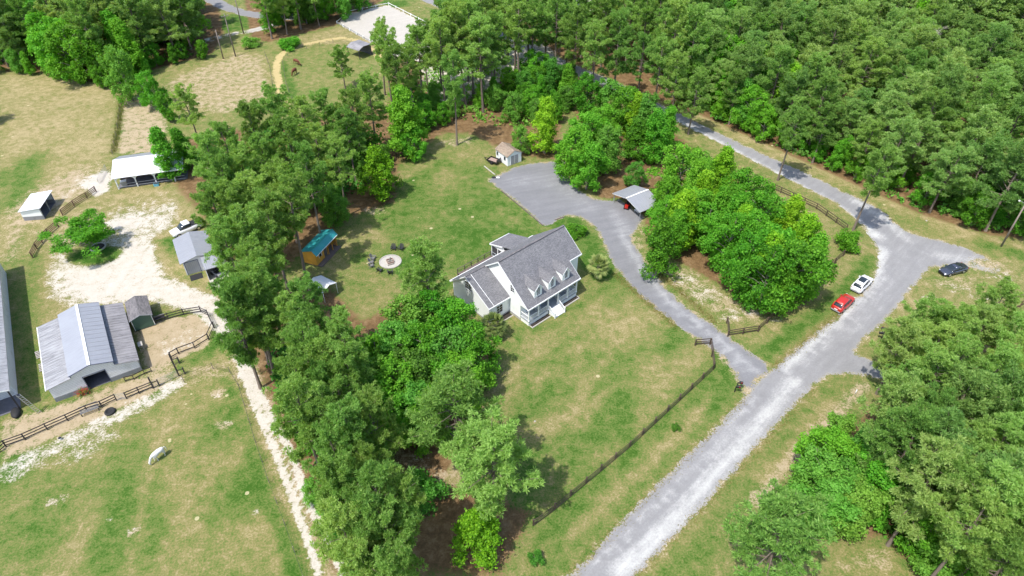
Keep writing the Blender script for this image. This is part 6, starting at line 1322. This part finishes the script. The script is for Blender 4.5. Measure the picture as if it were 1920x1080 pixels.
group(PN + GP_, [(1690, 770), (1720, 735), (1750, 720), (1800, 690), (1850, 700), (1900, 680), (1740, 790), (1790, 760), (1840, 770), (1890, 760), (1720, 830), (1760, 850), (1820, 840), (1880, 840), (1745, 905), (1790, 920), (1850, 910), (1910, 900), (1820, 990), (1880, 980), (1900, 1050), (1940, 960), (1940, 820)], 15, 'pine in the wood at the lower right', 'pines at the lower right', 'pine_tree')
group(['openpine', 'redpine', 'greypine2'], [(1730, 600), (1692, 645), (1760, 650), (1845, 610), (1870, 575), (1785, 615), (1905, 630)], 12, 'open-crowned young pine beyond the side drive', 'young pines beyond the side drive', 'pine_tree', 1.05)

for i, (x, y, h) in enumerate(((1072, 168, 19), (1108, 186, 18), (1150, 192, 20), (1190, 212, 17), (1222, 222, 18), (1256, 240, 16), (1040, 150, 20), (1290, 252, 14))):
    base_tree(PN[i % 5], x, y, h, 'tall pine screening the upper road behind the leafy clump, %s from the left' % ('second', 'third', 'fourth', 'fifth', 'sixth', 'seventh', 'first', 'last')[i], name='pine_tree', group='pines screening the upper road')
group(['round0', 'dark0', 'cone0', 'round2', 'dark1'], [(1066, 140), (1100, 160), (1140, 168), (1178, 186), (1215, 200), (1255, 222), (1035, 128), (1000, 110)], 9.5, 'leafy tree screening the upper road', 'leafy trees screening the upper road', 'broadleaf_tree', 1.0)
# woods filled by spacing
def in_view(x, y, h):
    """does any of the crown show in the photo"""
    for z in (h, h * .6, h * .25):
        d = Vector((x, y, z - CAM_H)); zc = d.y * math.cos(PITCH) - d.z * math.sin(PITCH); yc = -d.y * math.sin(PITCH) - d.z * math.cos(PITCH)
        px, py = 960 + FPX * d.x / zc, 540 + FPX * yc / zc
        if -25 < px < 1945 and -10 < py < 1110: return True
    return False
road_w = sites(ROAD)
def ordinal(k): return '%d%s' % (k, 'th' if 10 <= k % 100 <= 20 else {1: 'st', 2: 'nd', 3: 'rd'}.get(k % 10, 'th'))
def place_label(label, kd, i, n): return label + (', nearest the camera' if i == 0 else ', farthest back' if i == n - 1 else ', %s nearest' % ordinal(i + 1)) if n <= 30 else label
def wood(poly, z, spacing, kinds, h, label, grp, name, seed, avoid=1.5, jit=.15, spread=1.0, cap=400, far=None):
    rg = np.random.default_rng(seed); P = sites(poly, z); A = np.array(P); lo, hi = A.min(0), A.max(0); out = []
    C = rg.uniform(lo, hi, (9000, 2)); C = C[(sd_poly(C, P) < 0)]; C = C[sd_poly(C, road_w) > avoid]
    for c in C:
        if out and (np.hypot(*(np.array(out) - c).T) < spacing * rg.uniform(.85, 1.2)).any(): continue
        if in_view(c[0], c[1], h): out.append(c)
        if len(out) >= cap: break
    out.sort(key=lambda c: c[0] ** 2 + c[1] ** 2); rest = []
    for i, c in enumerate(out):
        kd = kinds[int(rg.integers(len(kinds)))]; hh = h * rg.uniform(1 - jit, 1 + jit) * (.72 if kd[:4] in ('roun', 'cone', 'yell', 'dark') else 1)
        sp_ = spread * rg.uniform(.9, 1.15)
        if far and i >= far: rest.append((c[0], c[1], hh, sp_, rg.uniform(0, 6.28))); continue
        plant(kd, c[0], c[1], hh, place_label(label, kd, i, len(out)), name=name, group=grp, spread=sp_)
    print('wood', grp, len(out), len(rest))
    return rest
def far_wood(rest):
    tv, tf, cv, cf_ = [], [], [], []
    def arr(me):
        V = np.empty(len(me.vertices) * 3, np.float32); me.vertices.foreach_get('co', V); F = np.empty(len(me.loops), np.int32); me.loops.foreach_get('vertex_index', F); return V.reshape(-1, 3), F.reshape(-1, 4)
    (TV, TF), (CV, CF) = arr(FAR_PINE[0]), arr(FAR_PINE[1]); nt_ = nc_ = 0
    for x, y, h, sp_, a in rest:
        s = h / 14.0; c, sn = math.cos(a), math.sin(a); Rm = np.array([[c, -sn, 0], [sn, c, 0], [0, 0, 1]]); k = np.array([s * sp_, s * sp_, s])
        tv.append((TV * k) @ Rm.T + [x, y, 0]); tf.append(TF + nt_); nt_ += len(TV); cv.append((CV * k) @ Rm.T + [x, y, 0]); cf_.append(CF + nc_); nc_ += len(CV)
    o = thing('far_pine_wood', 'far part of the right-hand pine wood that reads as one mass of crowns', 'wood'); o['kind'] = 'stuff'
    tag(inst('trunks', np_mesh('far_trunks', np.vstack(tv), np.vstack(tf), M['bark_pine'], True), o), kind='stuff'); tag(inst('crowns', np_mesh('far_crowns', np.vstack(cv), np.vstack(cf_), M['pine_grey']), o), kind='stuff')
RIGHT = [(1300, 205), (1400, 250), (1580, 332), (1730, 398), (1860, 438), (2010, 440), (2050, 200), (1990, -90), (1380, -90), (1350, 50), (1240, 110)]
rest = wood(RIGHT, 0, 5.0, GP_ + ['pine2', 'pine0'], 13.5, 'pine in the dense wood right of the curving road', 'pines of the right-hand wood', 'pine_tree', 21, 3.2, jit=.3, spread=1.1, cap=320, far=130)
far_wood(rest)
wood([(1300, 200), (1400, 245), (1450, 200), (1480, 90), (1400, 20), (1290, 60), (1250, 130)], 0, 5.0, ['round0', 'round2', 'cone0', 'round1', 'dark1', 'cone2'], 16, 'leafy tree in the left part of the right-hand wood', 'leafy trees of the right-hand wood', 'broadleaf_tree', 22, 2.5, spread=1.0)
wood([(1320, 214), (1480, 285), (1580, 332), (1730, 395), (1860, 436), (1925, 445), (1925, 420), (1760, 370), (1600, 300), (1420, 225)], 0, 4.2, ['round0', 'round2', 'cone1', 'dark0', 'round1'], 9.5, 'low leafy tree at the road edge of the right-hand wood', 'edge trees of the right-hand wood', 'broadleaf_tree', 23, 2.2)
for i, (x, y) in enumerate(((1720, 30), (1610, 20), (1480, 150), (1420, 110))): plant_top('yellow%d' % (i % 2), x, y, 14, ['bright leafy tree poking out near the top of the right-hand wood', 'pale bright tree at the top middle of the right-hand wood', 'bright tree in the left half of the right-hand wood', 'lime tree near the left end of the right-hand wood'][i], name='broadleaf_tree')
wood([(770, 235), (800, 170), (850, 120), (900, 70), (1000, 30), (1130, 60), (1290, 90), (1290, 195), (1170, 130), (1000, 150), (900, 225), (820, 225)], 0, 5.7, PN, 19.5, 'pine in the wood between the riding arena and the road', 'pines behind the white shed', 'pine_tree', 24, 2.0)
wood([(890, 200), (960, 240), (1060, 230), (1070, 170), (1000, 160)], 0, 4.5, ['dark0', 'round2', 'cone0', 'dark1'], 9, 'leafy understorey tree behind the white shed', 'understorey behind the white shed', 'broadleaf_tree', 25, 3.0)
wood([(740, 190), (760, 260), (830, 235), (880, 225), (840, 190)], 0, 4.5, ['dark0', 'round2', 'dark1'], 8, 'low leafy tree under the pines above the back lawn', 'understorey above the back lawn', 'broadleaf_tree', 26)
wood([(1060, 5), (1300, 15), (1300, 80), (1140, 55), (1000, 30)], 0, 7.5, PN + GP_, 16, 'pine at the top edge before the pale cleared ground', 'pines at the top edge', 'pine_tree', 27, 2.0)
wood([(-140, 132), (0, 135), (70, 137), (130, 150), (180, 165), (225, 160), (300, 128), (365, 103), (378, 75), (360, 40), (345, -40), (-250, -40)], 0, 5.2, ['pine0', 'greypine0', 'round0', 'dark0', 'cone0', 'pine2', 'greypine1', 'dark1', 'round1', 'greypine2'], 18, 'tall tree in the mixed wood at the top left', 'mixed wood at the top left', 'mixed_tree', 28, 2.0)
wood([(-60, 140), (60, 141), (130, 152), (180, 168), (235, 165), (310, 130), (400, 106), (395, 100), (300, 120), (180, 155), (60, 132)], 0, 3.6, ['round0', 'round2', 'dark0', 'cone1'], 7.5, 'low bushy tree at the pasture edge of the top-left wood', 'edge trees of the top-left wood', 'broadleaf_tree', 29, 2.0)
wood([(505, 78), (530, 70), (600, 50), (650, 36), (720, 2), (700, -50), (520, -50), (515, 20), (500, 45)], 0, 5.0, ['pine0', 'round0', 'dark0', 'greypine0', 'cone0', 'dark1'], 16, 'tall tree in the clump between the far road and the arena', 'tree clump above the ring track', 'mixed_tree', 30, 2.0)
wood([(345, 300), (420, 350), (470, 420), (560, 400), (640, 390), (700, 350), (735, 300), (640, 290), (500, 280)], 0, 5.5, ['dark0', 'dark1', 'round2', 'bush', 'dark0'], 6.5, 'dark understorey tree beneath the pines left of the back lawn', 'understorey left of the back lawn', 'broadleaf_tree', 31, 2.0, cap=24)
wood([(530, 700), (620, 700), (700, 760), (730, 850), (720, 1000), (640, 1070), (590, 940)], 0, 5.5, ['dark0', 'dark1', 'round2'], 5.5, 'dark understorey tree beneath the pines along the lane', 'understorey along the lane', 'broadleaf_tree', 32, 2.0, cap=18)

# undergrowth: seedlings and brush on the woods' floor, one mass
def undergrowth(name, label, polys, n, seed, mat, avoid=1.2):
    rg = np.random.default_rng(seed); C = []
    for px in polys:
        P = sites(px); A = np.array(P); q_ = rg.uniform(A.min(0), A.max(0), (n * 3, 2)); q_ = q_[sd_poly(q_, P) < 0]; q_ = q_[(sd_poly(q_, road_w) > avoid)][:n]; C.append(q_)
    C = np.vstack(C); keep = (np.sin(C[:, 0] * .55) + np.sin(C[:, 1] * .47 + C[:, 0] * .2) + rg.normal(0, .7, len(C))) > -.35; C = C[keep]
    C = np.c_[C, rg.uniform(.15, 1.3, len(C)) ** 1.3]; V, F = leaves(C, np.tile([0, 0, 1.], (len(C), 1)), rg, 6, (.3, .6))
    V[:, 2] = np.maximum(V[:, 2], .03); tag(inst(name, np_mesh(name, V, F, M[mat])), label, 'undergrowth', kind='stuff')
undergrowth('undergrowth', 'green brush covering the floor of the right-hand wood', [RIGHT], 26000, 1, 'leaf_dark', 2.4)
undergrowth('brush', 'low green brush under the trees left of the house and along the lane', [[(345, 300), (420, 350), (470, 430), (560, 420), (640, 380), (700, 340), (735, 300), (640, 240), (500, 240)], [(490, 640), (560, 640), (660, 640), (760, 620), (850, 640), (880, 720), (760, 780), (720, 900), (640, 1070), (590, 940)]], 2600, 2, 'leaf_dark')
undergrowth('thicket_brush', 'low green brush under the trees around the parking court', [[(740, 190), (760, 250), (860, 225), (960, 240), (1050, 230), (1080, 150), (900, 100), (800, 100)], [(1230, 300), (1300, 280), (1500, 400), (1540, 470), (1470, 530), (1400, 520), (1260, 460)]], 2200, 3, 'leaf_dark')
undergrowth('corner_brush', 'low green brush on the floor of the lower right and top left woods', [[(1650, 780), (1720, 700), (1920, 680), (1920, 1080), (1740, 1080), (1600, 960), (1560, 860)], [(-80, 130), (130, 140), (200, 158), (300, 125), (390, 98), (380, -20), (-150, -20)]], 3500, 4, 'leaf_dark')
